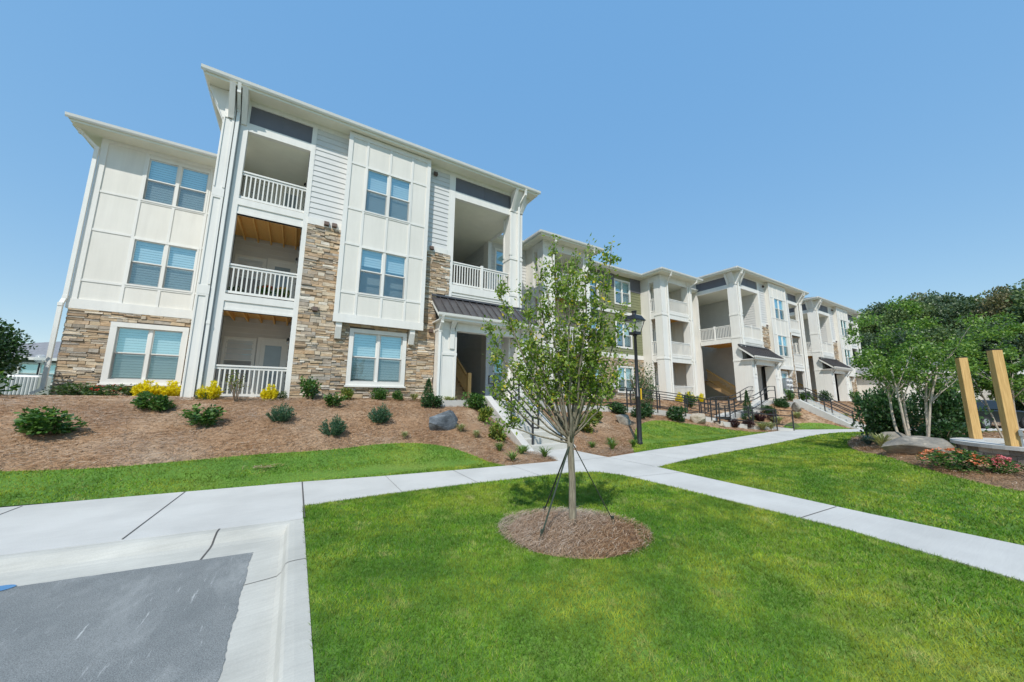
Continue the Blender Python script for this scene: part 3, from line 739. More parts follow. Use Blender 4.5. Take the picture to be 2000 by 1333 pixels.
M['glass2'] = flat('reflective_door_glass', (0.30, 0.36, 0.40), 0.06, var=0.05)
def lamp_wall(P, x, y, z, face=(-1, 0)):
    m = MB(); m.box(x - .05, x + .05, y - .05, y + .05, z - .02, z + .05); m.box(x - .03, x + .03, y - .03, y + .03, z + .05, z + .09)
    o = m.build('wall_lamp', M['black'], P); g = MB(); g.lathe((x, y, z - .14), [(.035, 0), (.045, .03), (.045, .12)], 8); g.build('lamp_shade', M['lampglass'], o)
def vent(P, x, y, z):
    v = MB(); v.hexa([(x - .075, y - .11, z - .06), (x + .075, y - .11, z - .06), (x + .075, y, z - .08), (x - .075, y, z - .08), (x - .075, y - .07, z + .07), (x + .075, y - .07, z + .07), (x + .075, y, z + .09), (x - .075, y, z + .09)])
    o = v.build('vent', M['vent'], P)
def eave(P, x0, x1, y0, y1, z, hip=0.30, over_y=None, slope_back=True, soffit_z=None, sides=(1, 1, 1, 1)):
    """hip roof over rectangle of the gutter line; soffit at z-.17"""
    f = MB(); zs = z - .17
    # fascia box ring
    f.box(x0 + .06, x1 - .06, y0 + .06, y0 + .10, zs - .02, z); f.box(x0 + .06, x0 + .10, y0 + .10, y1 - .06, zs - .02, z); f.box(x1 - .10, x1 - .06, y0 + .10, y1 - .06, zs - .02, z)
    f.box(x0 + .10, x1 - .10, y0 + .10, y1 - .10, zs, zs + .03)
    r = MB(); hw = min(x1 - x0, y1 - y0) / 2; zr = z + hip * hw
    if x1 - x0 > y1 - y0: A, B = (x0 + hw, y0 + hw, zr), (x1 - hw, y0 + hw, zr)
    else: A, B = (x0 + hw, y0 + hw, zr), (x0 + hw, y1 - hw, zr)
    c = [(x0, y0, z), (x1, y0, z), (x1, y1, z), (x0, y1, z)]
    n = len(r.v); r.v += [tx(p) for p in c] + [tx(A), tx(B)]
    if x1 - x0 > y1 - y0: fs = [(0, 1, 5, 4), (1, 2, 5), (2, 3, 4, 5), (3, 0, 4)]
    else: fs = [(0, 1, 4), (1, 2, 5, 4), (2, 3, 5), (3, 0, 4, 5)]
    r.f += fs; r.f.append((3, 2, 1, 0)); r.fix = True
    ro = r.build('roof', M['roof'], P)
    f.build('soffit', M['soffit'], ro)
    g = MB()
    def gut_x(y, sgn, a, b):  # along x
        g.prism([(y, z + .01), (y + .10 * sgn, z + .01), (y + .10 * sgn, z - .10), (y + .055 * sgn, z - .12), (y + .02 * sgn, z - .07)], 'x', a, b)
    def gut_y(x, sgn, a, b):
        g.prism([(x, z + .012), (x + .10 * sgn, z + .012), (x + .10 * sgn, z - .10), (x + .055 * sgn, z - .12), (x + .02 * sgn, z - .07)], 'y', a, b)
    gut_x(y0 - .04, 1, x0 - .04, x1 + .04); gut_y(x0 - .04, 1, y0 + .06, y1); gut_y(x1 + .04, -1, y0 + .06, y1)
    g.build('gutter', M['gutter'], ro)
    return ro
def downspout(P, pts, w=0.085):
    d = MB()
    for a, b in zip(pts, pts[1:]): d.bar(a, b, w, w * .8)
    for p in pts[1:-1]: d.box(p[0] - w / 2 - .004, p[0] + w / 2 + .004, p[1] - w / 2 - .004, p[1] + w / 2 + .004, p[2] - w / 2, p[2] + w / 2)
    d.build('downspout', M['gutter'], P)
def battens(mb, xs, zs, x0, x1, z0, z1, y, w=.075, d=.022):
    for x in xs: mb.box(x - w / 2, x + w / 2, y - d, y + .001, z0, z1)
    for item in zs:
        z, a, b = item if isinstance(item, tuple) else (item, x0, x1)
        mb.box(a, b, y - d + .003, y + .001, z - w / 2, z + w / 2)

F0, F1, F2 = -.13, 2.90, 5.93
FY = 13.0
def main_block(P, lod=0):
    trim = MB(); pan = MB(); sid = MB(); gray = MB(); st = MB(); mort = MB(); sof = MB(); inner = MB()
    # ---------------- left balcony stack
    trim.box(-2.60, -2.34, FY - .14, FY + .10, -.3, 9.3)                 # front pilaster boards
    trim.box(-2.60, -2.36, FY + .10, FY + .34, -.3, 9.3)
    for za, zb in ((-.1, 2.8), (3.1, 5.8), (6.1, 8.45)):                  # raised edges leave a sunk panel on the pilaster
        trim.box(-2.604, -2.57, FY - .165, FY - .14, za, zb); trim.box(-2.40, -2.338, FY - .165, FY - .14, za, zb); trim.box(-2.57, -2.40, FY - .165, FY - .14, zb - .05, zb)
    trim.box(-2.608, -2.334, FY - .168, FY + .10, 5.8, 6.05); trim.box(-2.608, -2.334, FY - .168, FY + .1, 2.8, 3.05)
    sid.box(-2.34, -2.2, FY + .0, FY + .2, -.3, 9.3)
    trim.box(-2.20, -2.0, FY - .03, FY + .17, -.3, 9.3)
    trim.box(-.27, -.13, FY - .03, FY + .12, -.3, 9.16)
    for zf, zt in ((F1, 2.43), (F2, 5.46)):                               # floor beams
        trim.box(-2.0, -.27, FY + .0, FY + .13, zt, zf - .19); trim.box(-2.0, -.27, FY - .03, FY + .14, zf - .19, zf + .02)
        trim.box(-2.0, -.27, FY - .015, FY + .12, zt, zt + .07)
    trim.box(-2.0, -.27, FY - .02, FY + .13, 8.25, 8.53)
    gray.box(-2.0, -.27, FY + .02, FY + .10, 8.53, 9.16); gray.box(-1.16, -1.12, FY + .008, FY + .019, 8.53, 9.16)
    trim.box(-2.34, 4.9, FY - .025, FY + .10, 9.16, 9.34)
    sof.box(-2.6, -.27, FY + .1, 15.7, 8.27, 8.33)
    # left side of the stack: open bays between a front and a rear post
    trim.box(-2.60, -2.36, 14.55, 14.95, -.3, 9.3); trim.box(-2.58, -2.38, FY + .34, 14.55, 8.25, 9.3)
    for zf, zt in ((F1, 2.43), (F2, 5.46)): trim.box(-2.58, -2.38, FY + .34, 14.55, zt, zf + .02)
    for z in (F0, F1, F2): railing(P, (-2.48, FY + .34), (-2.48, 14.55), z, .95)
    lap(sid, -2.36, -.27, F0, 8.3, 15.7); sid.box(-2.36, -.27, 15.7, 15.8, -.3, 9.3); trim.box(-2.58, -2.38, 14.95, 16.5, -.3, 9.3)
    lap(sid, 13.12, 15.7, F0, 8.3, -.275, axis='y', face=-1); sid.box(-.272, -.14, FY + .1, 15.8, -.3, 9.3)
    for i, z in enumerate((F0, F1, F2)):
        fl = MB(); fl.box(-2.36, -.272, FY + .14, 15.7, z - (.17 if i else .06), z); fo = fl.build('balcony_floor', M['wood'] if i else M['stairconc'], P)
        if i:
            joists(P, fo, -2.3, -.3, FY + .15, 15.68, z - .11, 5); dk = MB(); dk.box(-2.35, -.28, FY + .15, 15.69, z, z + .012); dk.build('deck_top', M['stairconc'], fo)
        railing(P, (-2.0, FY + .05), (-.27, FY + .05), z + .02, .95)
        door(P, -1.2, -.42, z, 15.67); window(P, -2.2, -1.42, z + .55, z + 2.05, 15.668, .08, False, (.9,), 1 if lod else 0)
        lamp_wall(P, -.36, 14.9, z + 2.05)
    # ---------------- siding and stone, left of bay
    holes = [(1.55, 3.2, .46, 2.12)]
    wall_sheet(sid, -.13, 4.88, -.3, 9.3, FY, holes)
    lap(sid, -.13, .90, 5.85, 9.16, FY); lap(sid, 3.8, 4.75, 5.85, 9.16, FY)
    trim.box(-.13, .92, FY - .05, FY, 5.64, 5.86); trim.box(3.8, 4.75, FY - .05, FY, 5.64, 5.86)
    stones(st, -.13, .95, -.3, 5.64, FY); stones(st, 3.75, 4.9, -.3, 5.64, FY, [(4.40, 5, -1, 3.95)]); stones(st, .95, 3.75, -.3, 2.5, FY, [(1.41, 3.34, .28, 2.27)])
    mort.box(-.13, 1.4, FY - .02, FY + .001, -.3, 5.64); mort.box(3.35, 4.88, FY - .02, FY + .001, -.3, 5.64); mort.box(1.4, 3.35, FY - .02, FY + .001, 2.26, 2.5); mort.box(1.4, 3.35, FY - .02, FY + .001, -.3, .3)
    window(P, 1.55, 3.2, .46, 2.12, FY, .135, True, (.96, .96), lod, .085, True)
    trim.box(4.75, 5.02, FY - .03, FY + .12, 3.9, 9.16)
    for p in ((.42, 5.75), (.66, 5.75), (.33, 2.76), (4.12, 8.95), (4.1, 5.75), (4.22, 2.45)): vent(P, p[0], FY - .05, p[1])
    # ---------------- bay
    BY = 12.7; bx0, bx1 = .88, 3.82; h3 = (1.55, 3.08, 6.46, 8.08); h2 = (1.55, 3.08, 3.46, 5.06)
    bay = MB(); wall_sheet(bay, bx0, bx1, 2.42, 9.3, BY, [h3, h2]); bay.box(bx0, bx0 + .04, BY + .001, FY, 2.42, 9.3); bay.box(bx1 - .04, bx1, BY + .001, FY, 2.42, 9.3); bay.box(bx0 + .04, bx1 - .04, BY + .005, FY, 2.42, 2.46)
    bay_o = bay.build('bay', M['panel'], P)
    bt = MB()
    bt.box(bx0 - .02, bx0 + .12, BY - .03, BY, 2.66, 9.3); bt.box(bx1 - .12, bx1 + .02, BY - .03, BY, 2.66, 9.3); bt.box(bx0 - .03, bx1 + .03, BY - .035, BY + .02, 2.38, 2.66); bt.box(bx0 + .12, bx1 - .12, BY - .028, BY, 9.12, 9.3)
    battens(bt, [1.50, 3.13], [], 0, 0, 2.66, 9.12, BY); battens(bt, [2.315], [], 0, 0, 8.14, 9.12, BY); battens(bt, [2.315], [], 0, 0, 5.1, 6.42, BY); battens(bt, [2.315], [], 0, 0, 2.66, 3.42, BY)
    battens(bt, [], [(8.14, 1.54, 3.09), (6.40, 1.54, 3.09), (5.12, 1.54, 3.09), (3.40, 1.54, 3.09)], 0, 0, 0, 0, BY)
    battens(bt, [], [(z, a, b) for z in (8.14, 6.43, 5.14, 3.42) for a, b in ((bx0 + .12, 1.46), (3.17, bx1 - .12))], 0, 0, 0, 0, BY)
    bt.build('batten', M['white'], bay_o)
    window(P, *h3, BY, .045, True, (1, 1) if not lod else (.55, 1), lod, .035); window(P, *h2, BY, .045, True, (.36, .40) if not lod else (.8, .3), lod, .035)
    br = MB()
    for x in (1.05, 3.48):
        br.prism([(FY - .06, 2.38), (BY + .02, 2.38), (BY + .02, 2.22), (FY - .16, 1.85), (FY - .06, 1.85)], 'x', x - .09, x + .09)
    br.build_each('bracket', M['white'], P)
    # ---------------- stair terrace on the right
    T = 4.42
    trim.box(5.02, 7.71, FY - .02, FY + .13, 8.22, 8.53); gray.box(5.02, 7.71, FY + .02, FY + .10, 8.53, 9.16); gray.box(6.39, 6.43, FY + .008, FY + .019, 8.53, 9.16)
    trim.box(4.9, 8.33, FY - .027, FY + .10, 9.16, 9.34)
    trim.box(4.90, 5.02, FY + .12, FY + .30, 2.5, 9.3)
    pan.box(5.02, 7.71, FY + .01, FY + .14, 2.55, T - .28); trim.box(5.02, 7.71, FY - .03, FY + .15, T - .28, T + .03); trim.box(5.02, 7.71, FY - .012, FY + .05, T - .40, T - .34)
    railing(P, (5.02, FY + .06), (7.71, FY + .06), T + .03, 1.0, (.5,))
    # corner post with sunk panels and flared head
    cp = MB(); cp.box(7.71, 8.33, FY - .06, FY + .56, -.3, 8.5)
    for za, zb in ((-.1, 2.6), (2.9, 4.3), (4.6, 6.0), (6.3, 8.35)):
        for xa, xb in ((7.708, 7.80), (8.24, 8.332)): cp.box(xa, xb, FY - .082, FY - .06, za, zb)
        for ya, yb in ((FY - .062, FY + .03), (FY + .47, FY + .562)): cp.box(7.688, 7.71, ya, yb, za, zb)
    for z in (2.7, 4.4, 6.1, 8.4): cp.box(7.685, 8.355, FY - .085, FY + .585, z, z + .12)
    cpo = cp.build('corner_post', M['white'], P)
    def fin_y(mb, xa, xb, out=.50, y0=FY - .02):
        mb.prism([(y0, 8.40), (y0 - .07, 8.40), (y0 - .10, 8.48), (y0 - out, 9.32), (y0, 9.32)], 'x', xa, xb)
    def fin_x(mb, x, sg, ya, yb, out=.48):
        mb.prism([(x, 8.40), (x + sg * .07, 8.40), (x + sg * .10, 8.48), (x + sg * out, 9.32), (x, 9.32)], 'y', ya, yb)
    fr = MB(); fr.box(7.80, 8.28, FY - .03, FY + .5, 8.5, 9.32)
    fin_y(fr, 7.72, 7.86, .5, FY - .03); fin_y(fr, 8.20, 8.34, .5, FY - .03); fin_x(fr, 8.28, 1, FY - .05, FY + .09); fin_x(fr, 8.28, 1, FY + .40, FY + .54)
    fr.hexa([(7.86, FY - .05, 8.5), (8.20, FY - .05, 8.5), (8.20, FY, 8.5), (7.86, FY, 8.5), (7.86, FY - .40, 9.31), (8.20, FY - .40, 9.31), (8.20, FY, 9.31), (7.86, FY, 9.31)])
    fr.hexa([(8.25, FY + .09, 8.5), (8.30, FY + .09, 8.5), (8.30, FY + .40, 8.5), (8.25, FY + .40, 8.5), (8.25, FY + .09, 9.31), (8.66, FY + .09, 9.31), (8.66, FY + .40, 9.31), (8.25, FY + .40, 9.31)])
    fr.build('flared_head', M['white'], cpo)
    fl = MB(); fin_y(fl, -2.50, -2.36, .48, FY - .13); fin_y(fl, -2.19, -2.05, .60, FY); fin_x(fl, -2.58, -1, FY - .10, FY + .05); fin_x(fl, -2.58, -1, FY + .2, FY + .33)
    fl.hexa([(-2.6, FY + .05, 8.45), (-2.55, FY + .05, 8.45), (-2.55, FY + .2, 8.45), (-2.6, FY + .2, 8.45), (-2.99, FY + .05, 9.31), (-2.55, FY + .05, 9.31), (-2.55, FY + .2, 9.31), (-2.99, FY + .2, 9.31)])
    fl.build('flared_head', M['white'], P)
    # right side bay over the stairs
    RX = 8.30
    for a, b, za, zb, g_ in ((FY + .5, 16.5, 8.22, 8.53, 0), (FY + .5, 16.5, 9.16, 9.34, 0), (FY + .5, 16.5, 8.53, 9.16, 1), (FY + .5, 15.9, T - .3, T + .03, 0)):
        (gray if g_ else trim).box(RX - .14, RX + (.0 if g_ else .02), a, b, za, zb)
    for y in (14.5, 15.5): gray.box(RX + .001, RX + .012, y - .02, y + .02, 8.53, 9.16)
    railing(P, (RX - .06, FY + .56), (RX - .06, 16.0), T + .03, 1.0, (.5,))
    trim.box(RX - .16, RX + .03, 15.95, 16.5, -.3, 9.3)
    sof.box(4.9, RX - .14, FY + .1, 16.6, 8.24, 8.30); sof.box(4.9, RX - .1, 16.6, 24, 8.24, 8.30)
    fl2 = MB(); fl2.box(5.0, RX - .14, FY + .15, 16.4, T - .05, T + .02); fo = fl2.build('balcony_floor', M['wood'], P); joists(P, fo, 5.05, RX - .2, FY + .16, 16.3, T, 7); dk = MB(); dk.box(5.02, RX - .15, FY + .16, 16.39, T + .02, T + .032); dk.build('deck_top', M['stairconc'], fo)
    # inner walls of the breezeway
    lap(sid, FY + .3, 24, -.2, 8.24, 5.0, axis='y', face=1); sid.box(4.88, 4.995, FY + .3, 24, -.3, 9.3)
    lap(sid, 16.5, 24, -.2, 8.24, RX - .13, axis='y', face=-1); sid.box(RX - .125, RX, 16.5, 24, -.3, 9.3)
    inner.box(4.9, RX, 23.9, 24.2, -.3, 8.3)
    lap(sid, 14.6, 16.5, 4.45, 8.24, 5.02, axis='y', face=1)
    # porch
    PYF = 12.35
    pr = MB(); e0, e1 = 4.2, 8.62
    pr.prism([(FY + .02, 3.86), (11.98, 2.98), (11.98, 2.93), (FY + .02, 3.78)], 'x', e0, e1)
    pro = pr.build('porch_roof', M['metalroof'], P)
    sm_ = MB(); n = 14
    for i in range(n + 1):
        x = e0 + .02 + (e1 - e0 - .04) * i / n; sm_.bar((x, FY + .0, 3.875), (x, 11.99, 3.01), .022, .05)
    sm_.bar((e0, FY - .03, 3.88), (e1, FY - .03, 3.88), .12, .07); sm_.build('seam', M['metalroof'], pro)
    g = MB(); g.prism([(11.90, 2.99), (12.0, 2.99), (12.0, 2.88), (11.96, 2.86), (11.92, 2.90)], 'x', e0 - .04, e1 + .04)
    g.box(e0 + .02, e1 - .02, 12.0, 12.06, 2.78, 2.93); g.prism([(FY, 3.79), (12.02, 2.93), (12.02, 2.80), (FY, 3.6)], 'x', e0 + .02, e0 + .07); g.prism([(FY, 3.79), (12.02, 2.93), (12.02, 2.80), (FY, 3.6)], 'x', e1 - .07, e1 - .02)
    g.box(e0 + .07, e1 - .07, 12.06, FY, 2.76, 2.80); g.build('gutter', M['gutter'], pro)
    pp = MB(); pp.box(4.42, 5.05, PYF, PYF + .62, -.3, 2.45); pp.box(7.75, 8.32, PYF, FY - .09, -.3, 2.45)
    pp.box(4.40, 8.36, PYF - .02, PYF + .2, 2.45, 2.78); pp.box(4.40, 4.62, PYF + .2, FY, 2.45, 2.78); pp.box(8.14, 8.36, PYF + .2, FY, 2.45, 2.78)
    for a, b in ((4.42, 5.05), (7.75, 8.32)):
        for xa, xb in ((a - .002, a + .08), (b - .08, b + .002)): pp.box(xa, xb, PYF - .022, PYF, -.1, 2.2)
        pp.box(a - .02, b + .02, PYF - .025, PYF + .02, 1.5, 1.6)
    pp.build('porch_post', M['white'], P)
    bk = MB()
    for x in (4.86, 7.95): bk.prism([(PYF - .02, 1.75), (PYF - .02, 2.45), (PYF - .30, 2.76), (PYF - .14, 2.76), (PYF - .05, 2.4), (PYF - .05, 1.75)], 'x', x - .09, x + .09)
    bk.build_each('bracket', M['white'], P)
    sof.box(4.62, 8.14, PYF + .2, FY + .2, 2.6, 2.64)
    # stairs inside, rising away from the viewer
    sp = MB(); n = 9; r_ = .178; t_ = .27
    for i in range(n):
        sp.box(5.1, 6.45, 14.25 + i * t_, 14.25 + (i + 1) * t_ + .02, F0 + i * r_ + r_ - .045, F0 + (i + 1) * r_); sp.box(5.12, 6.43, 14.27 + i * t_, 14.29 + i * t_, F0 + i * r_, F0 + (i + 1) * r_ - .045)
    sp.prism([(14.2, F0), (14.5, F0), (14.25 + n * t_ + .1, F0 + n * r_ - .3), (14.25 + n * t_ + .1, F0 + n * r_), (14.25 + n * t_, F0 + n * r_), (14.2, F0 + .15)], 'x', 6.43, 6.48)
    sp.box(5.1, 6.48, 14.25 + n * t_, 18.2, F0 + n * r_ - .1, F0 + n * r_ - .005)
    spo = sp.build('stair', M['stairwood'], P)
    sr = MB(); za, zb = F0 + .95, F0 + n * r_ + .95; ya, yb = 14.3, 14.25 + n * t_
    for zo in (0, -.08, -.80): sr.bar((6.46, ya, za + zo), (6.46, yb, zb + zo), .05 if zo else .09, .06)
    for i in range(1, 26):
        t = i / 26; y = ya + (yb - ya) * t; z = za + (zb - za) * t; sr.bar((6.46, y, z - .8), (6.46, y, z - .05), .035)
    sr.box(6.38, 6.54, 14.16, 14.32, F0, F0 + 1.15); sr.build('stair_rail', M['post'], spo)
    # body and roof
    body = MB(); body.box(-2.5, 4.88, 16.2, 24.2, -.4, 9.3); body.box(-.13, 4.88, FY + .55, 16.2, -.4, 9.3); body.build('inner_wall', M['siding'], P)
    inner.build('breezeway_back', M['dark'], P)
    trim.build('trim', M['white'], P); pan.build('panel', M['panel'], P); sid.build('lap_siding', M['siding'], P); gray.build_each('gray_panel', M['gray'], P)
    sto = mort.build('stone_veneer', M['mortar'], P); st.build('ledge_stones', M['stone'], sto); sof.build_each('ceiling', M['soffit'], P)
    eave(P, -3.14, 8.97, 12.41, 24.8, 9.5)
    downspout(P, [(-2.27, 12.44, 9.40), (-2.27, 12.52, 9.15), (-2.27, FY - .12, 8.75), (-2.27, FY - .09, 2.0), (-2.27, FY - .09, -.2)])
    downspout(P, [(8.22, 12.44, 9.40), (8.22, 12.5, 9.15), (8.10, FY - .13, 8.75), (8.10, FY - .13, 3.9)])
    downspout(P, [(-3.1, 13.3, 9.40), (-2.98, 13.3, 9.2), (-2.66, 13.3, 8.5), (-2.66, 13.3, -.2)])
    downspout(P, [(4.35, 11.95, 2.88), (4.35, 12.05, 2.68), (4.36, PYF - .06, 2.4), (4.36, PYF - .06, -.2)])

def left_wing(P):
    trim = MB(); Y = 16.5; w = MB(); st = MB(); mort = MB()
    h1 = (-5.14, -3.53, .44, 2.14); h2 = (-5.13, -3.50, 3.62, 5.20); h3 = (-5.13, -3.50, 6.68, 8.24)
    wall_sheet(w, -6.30, -2.5, -.3, 8.62, Y, [h1, h2, h3]); w.box(-6.30, -6.22, Y + .001, 24, -.3, 8.62); w.build('panel', M['panel'], P)
    bd = MB(); bd.box(-6.2, -2.5, Y + .55, 24, -.4, 8.6); bd.build('inner_wall', M['siding'], P)
    trim.box(-6.33, -6.16, Y - .03, Y + .1, 2.66, 8.6); trim.box(-6.36, -2.5, Y - .055, Y + .02, 2.62, 2.93); trim.box(-6.16, -2.5, Y - .028, Y, 8.42, 8.62)
    battens(trim, [-5.20, -3.43], [], 0, 0, 2.93, 8.42, Y); battens(trim, [-4.32], [], 0, 0, 5.27, 6.62, Y); battens(trim, [-4.32], [], 0, 0, 2.93, 3.56, Y); battens(trim, [-2.8], [], 0, 0, 2.93, 8.42, Y, .12)
    battens(trim, [], [(z, -5.16, -3.47) for z in (8.30, 6.62, 5.27, 3.55)] + [(z, -6.16, -5.24) for z in (6.66, 5.30, 3.57)] + [(z, -3.39, -2.86) for z in (6.66, 5.30, 3.57)], 0, 0, 0, 0, Y)
    stones(st, -6.30, -2.5, -.35, 2.62, Y, [(-5.30, -3.37, .26, 2.30)], 1.05); mort.box(-6.28, -5.3, Y - .02, Y + .001, -.3, 2.62); mort.box(-3.38, -2.5, Y - .02, Y + .001, -.3, 2.62); mort.box(-5.3, -3.38, Y - .02, Y + .001, -.3, .28); mort.box(-5.3, -3.38, Y - .02, Y + .001, 2.28, 2.62)
    mo = mort.build('stone_veneer', M['mortar'], P); st.build('ledge_stones', M['stone'], mo)
    window(P, *h1, Y, .155, True, (.97, .97), 0, .09, True); window(P, *h2, Y, .05, True, (1, 1), 0, .035); window(P, *h3, Y, .05, True, (1, 1), 0, .035)
    trim.build('trim', M['white'], P)
    eave(P, -6.92, -2.0, 15.82, 24.6, 8.72)
    downspout(P, [(-6.9, 16.2, 8.62), (-6.75, 16.3, 8.45), (-6.39, Y - .06, 8.1), (-6.39, Y - .06, 2.95), (-6.43, Y - .12, 2.7), (-6.43, Y - .12, 0.1), (-6.62, Y - .2, -.05)], .10)

def tower(P, x0, x1):
    """balcony tower, open at front and at the side facing the viewer"""
    Y0, Y1 = 14.8, 16.5; t = MB(); sid = MB(); pan = MB(); sof = MB()
    t.box(x0, x0 + .62, Y0, Y0 + .55, -.3, 8.5); t.box(x1 - .5, x1, Y0, Y0 + .5, -.3, 8.5)
    for z in (2.62, 5.65, 8.2): t.box(x0 - .03, x0 + .65, Y0 - .03, Y0 + .58, z, z + .1); t.box(x1 - .53, x1 + .03, Y0 - .03, Y0 + .53, z, z + .1)
    for za, zb in ((-.1, 2.5), (2.85, 5.55), (5.9, 8.1)):
        for xa, xb in ((x0 - .002, x0 + .09), (x0 + .53, x0 + .622), (x1 - .502, x1 - .42), (x1 - .08, x1 + .002)): t.box(xa, xb, Y0 - .022, Y0, za, zb)
    for z in (F1, F2):
        t.box(x0 + .62, x1 - .5, Y0 + .03, Y0 + .14, z - .45, z + .02); t.box(x0 + .62, x1 - .5, Y0 + .005, Y0 + .15, z - .14, z + .03)
        t.box(x0 + .02, x0 + .14, Y0 + .55, Y1 - .7, z - .45, z + .02)
    t.box(x0 + .62, x1 - .5, Y0 + .03, Y0 + .14, 8.1, 8.56); t.box(x0 + .02, x0 + .14, Y0 + .55, Y1 - .7, 8.1, 8.56)
    t.box(x0 - .02, x1 + .02, Y0 - .02, Y0 + .03, 8.48, 8.58)
    pan.box(x0 + .01, x0 + .14, Y1 - .7, 18, -.3, 8.56); t.box(x0 - .01, x0 + .15, Y1 - .78, Y1 - .69, -.3, 8.56)
    pan.box(x1 - .14, x1 - .01, Y0 + .5, 18, -.3, 8.56)
    lap(sid, x0 + .14, x1 - .14, -.1, 8.5, 16.45); sid.box(x0 + .14, x1 - .14, 16.45, 16.6, -.3, 8.6)
    sof.box(x0 + .1, x1 - .1, Y0 + .1, 16.6, 8.2, 8.25)
    for i, z in enumerate((F0, F1, F2)):
        fl = MB(); fl.box(x0 + .14, x1 - .14, Y0 + .16, 16.45, z - .06, z); fo = fl.build('balcony_floor', M['wood'] if i else M['stairconc'], P)
        if i: (joists(P, fo, x0 + .2, x1 - .2, Y0 + .2, 16.43, z, 6), MB().box(x0 + .15, x1 - .15, Y0 + .17, 16.44, z, z + .012).build('deck_top', M['stairconc'], fo))
        railing(P, (x0 + .62, Y0 + .08), (x1 - .5, Y0 + .08), z + .02, .98); railing(P, (x0 + .08, Y0 + .55), (x0 + .08, Y1 - .72), z + .02, .98)
        door(P, x0 + 1.25, x0 + 2.0, z, 16.42); window(P, x1 - 1.15, x1 - .35, z + .5, z + 2.05, 16.418, .09, False, (.9,), 1)
        lamp_wall(P, x0 + 1.0, 16.36, z + 1.95)
    for nm, m, k in (('trim', t, 'white'), ('lap_siding', sid, 'siding'), ('panel', pan, 'panel'), ('ceiling', sof, 'soffit')): m.build(nm, M[k], P)
    eave(P, x0 - .58, x1 + .58, 14.2, 22, 8.72)
    downspout(P, [(x0 + .5, 14.22, 8.62), (x0 + .5, 14.3, 8.4), (x0 + .68, Y0 - .06, 8.1), (x0 + .68, Y0 - .06, -.2)])
    downspout(P, [(x1 - .1, 14.22, 8.62), (x1 - .1, 14.3, 8.4), (x1 - .3, Y0 - .06, 8.1), (x1 - .3, Y0 - .06, -.2)])

def recess(P, x0, x1, kind, wins):
    """set-back wall between the blocks"""
    Y = 16.5; w = MB(); t = MB(); lap_ = MB(); st = MB(); g = MB(); hs = [(a, b, z + .56, z + 2.16) for a, b in wins for z in (F0, F1, F2)]
    wall_sheet(w, x0, x1, -.3, 8.6, Y, hs)
    for (a, b, c, d) in hs: window(P, a, b, c, d, Y, .11, b - a > 1.2, (.9, .9), 1, .045)
    seg = [x0] + [v for a, b in sorted(wins) for v in (a - .11, b + .11)] + [x1]
    if kind == 'olive':
        for a, b in zip(seg[::2], seg[1::2]):
            lap(lap_, a, b, 2.95, 8.55, Y)
            if b - a > .15: g.box(a, b, Y - .045, Y - .03, 7.5, 8.5)
        for a, b in wins:
            for z in (F0, F1, F2)[1:]: lap(lap_, a - .11, b + .11, z + 2.27, min(z + 3.03 + .45, 8.55), Y)
            lap(lap_, a - .11, b + .11, 2.95, F1 + .45, Y)
        t.box(x0, x1, Y - .06, Y, 2.66, 2.95); t.box(x0, x1, Y - .055, Y, 5.72, 5.92)
        stones(st, x0, x1, -.3, 2.66, Y, [(a - .11, b + .11, F0 + .45, F0 + 2.27) for a, b in wins])
    elif kind == 'siding':
        for a, b in zip(seg[::2], seg[1::2]): lap(lap_, a, b, -.2, 8.55, Y)
        for a, b in wins: lap(lap_, a - .11, b + .11, F0 + 2.27, F1 + .45, Y); lap(lap_, a - .11, b + .11, F1 + 2.27, F2 + .45, Y)
        t.box(x0, x0 + .12, Y - .04, Y, -.3, 8.6)
    else:
        lap(lap_, x0, x1, -.2, 2.66, Y); battens(t, [x0 + .06, (x0 + x1) / 2 + .5, x1 - .06], [2.7, 4.3, 5.7, 7.2], x0, x1, 2.66, 8.5, Y)
    t.box(x0, x1, Y - .03, Y, 8.5, 8.62)
    w.build('panel', M['panel'] if kind == 'panel' else (M['olive'] if kind == 'olive' else M['siding']), P)
    lap_.build('lap_siding', M['olive'] if kind == 'olive' else M['siding'], P); t.build('trim', M['white'], P); st.build('ledge_stones', M['stone'], P); g.build_each('gray_panel', M['gray'], P)
    b = MB(); b.box(x0, x1, Y + .55, 24, -.4, 8.6); b.build('inner_wall', M['siding'], P)

# first building: near wing and block, middle with two balcony towers, mirrored far block
B = thing('apartment_building', (2.9, 13, -.15), 'long three storey cream apartment building with stone base, nearest to the camera', 'apartment building', 'three storey apartment buildings')
TX[:] = [0, 1, 0]
left_wing(B); main_block(B, 0)
recess(B, 8.3, 10.9, 'siding', [(8.92, 9.62)]); tower(B, 10.9, 14.3)
recess(B, 14.3, 20.9, 'olive', [(15.2, 16.6), (18.3, 19.7)]); tower(B, 20.9, 24.5); recess(B, 24.5, 27.2, 'panel', [])
eave(B, 8.0, 27.4, 15.82, 24.4, 8.70)
TX[:] = [32.53, -1, 2.915]; main_block(B, 1)
B2 = thing('apartment_building', (46.5, 13, -.15), 'second apartment building behind the crape myrtle, at the far end of the row', 'apartment building', 'three storey apartment buildings')
TX[:] = [46.7, -1, 2.915]; main_block(B2, 1)
TX[:] = [0, 1, 0]
w_ = MB(); w_.box(50.5, 56, 16.5, 24, -.3, 8.6); w_.build('panel', M['panel'], B2)
w_ = MB(); w_.box(38.0, 41.4, 16.6, 24, -.3, 8.6); w_.build('panel', M['panel'], B2)

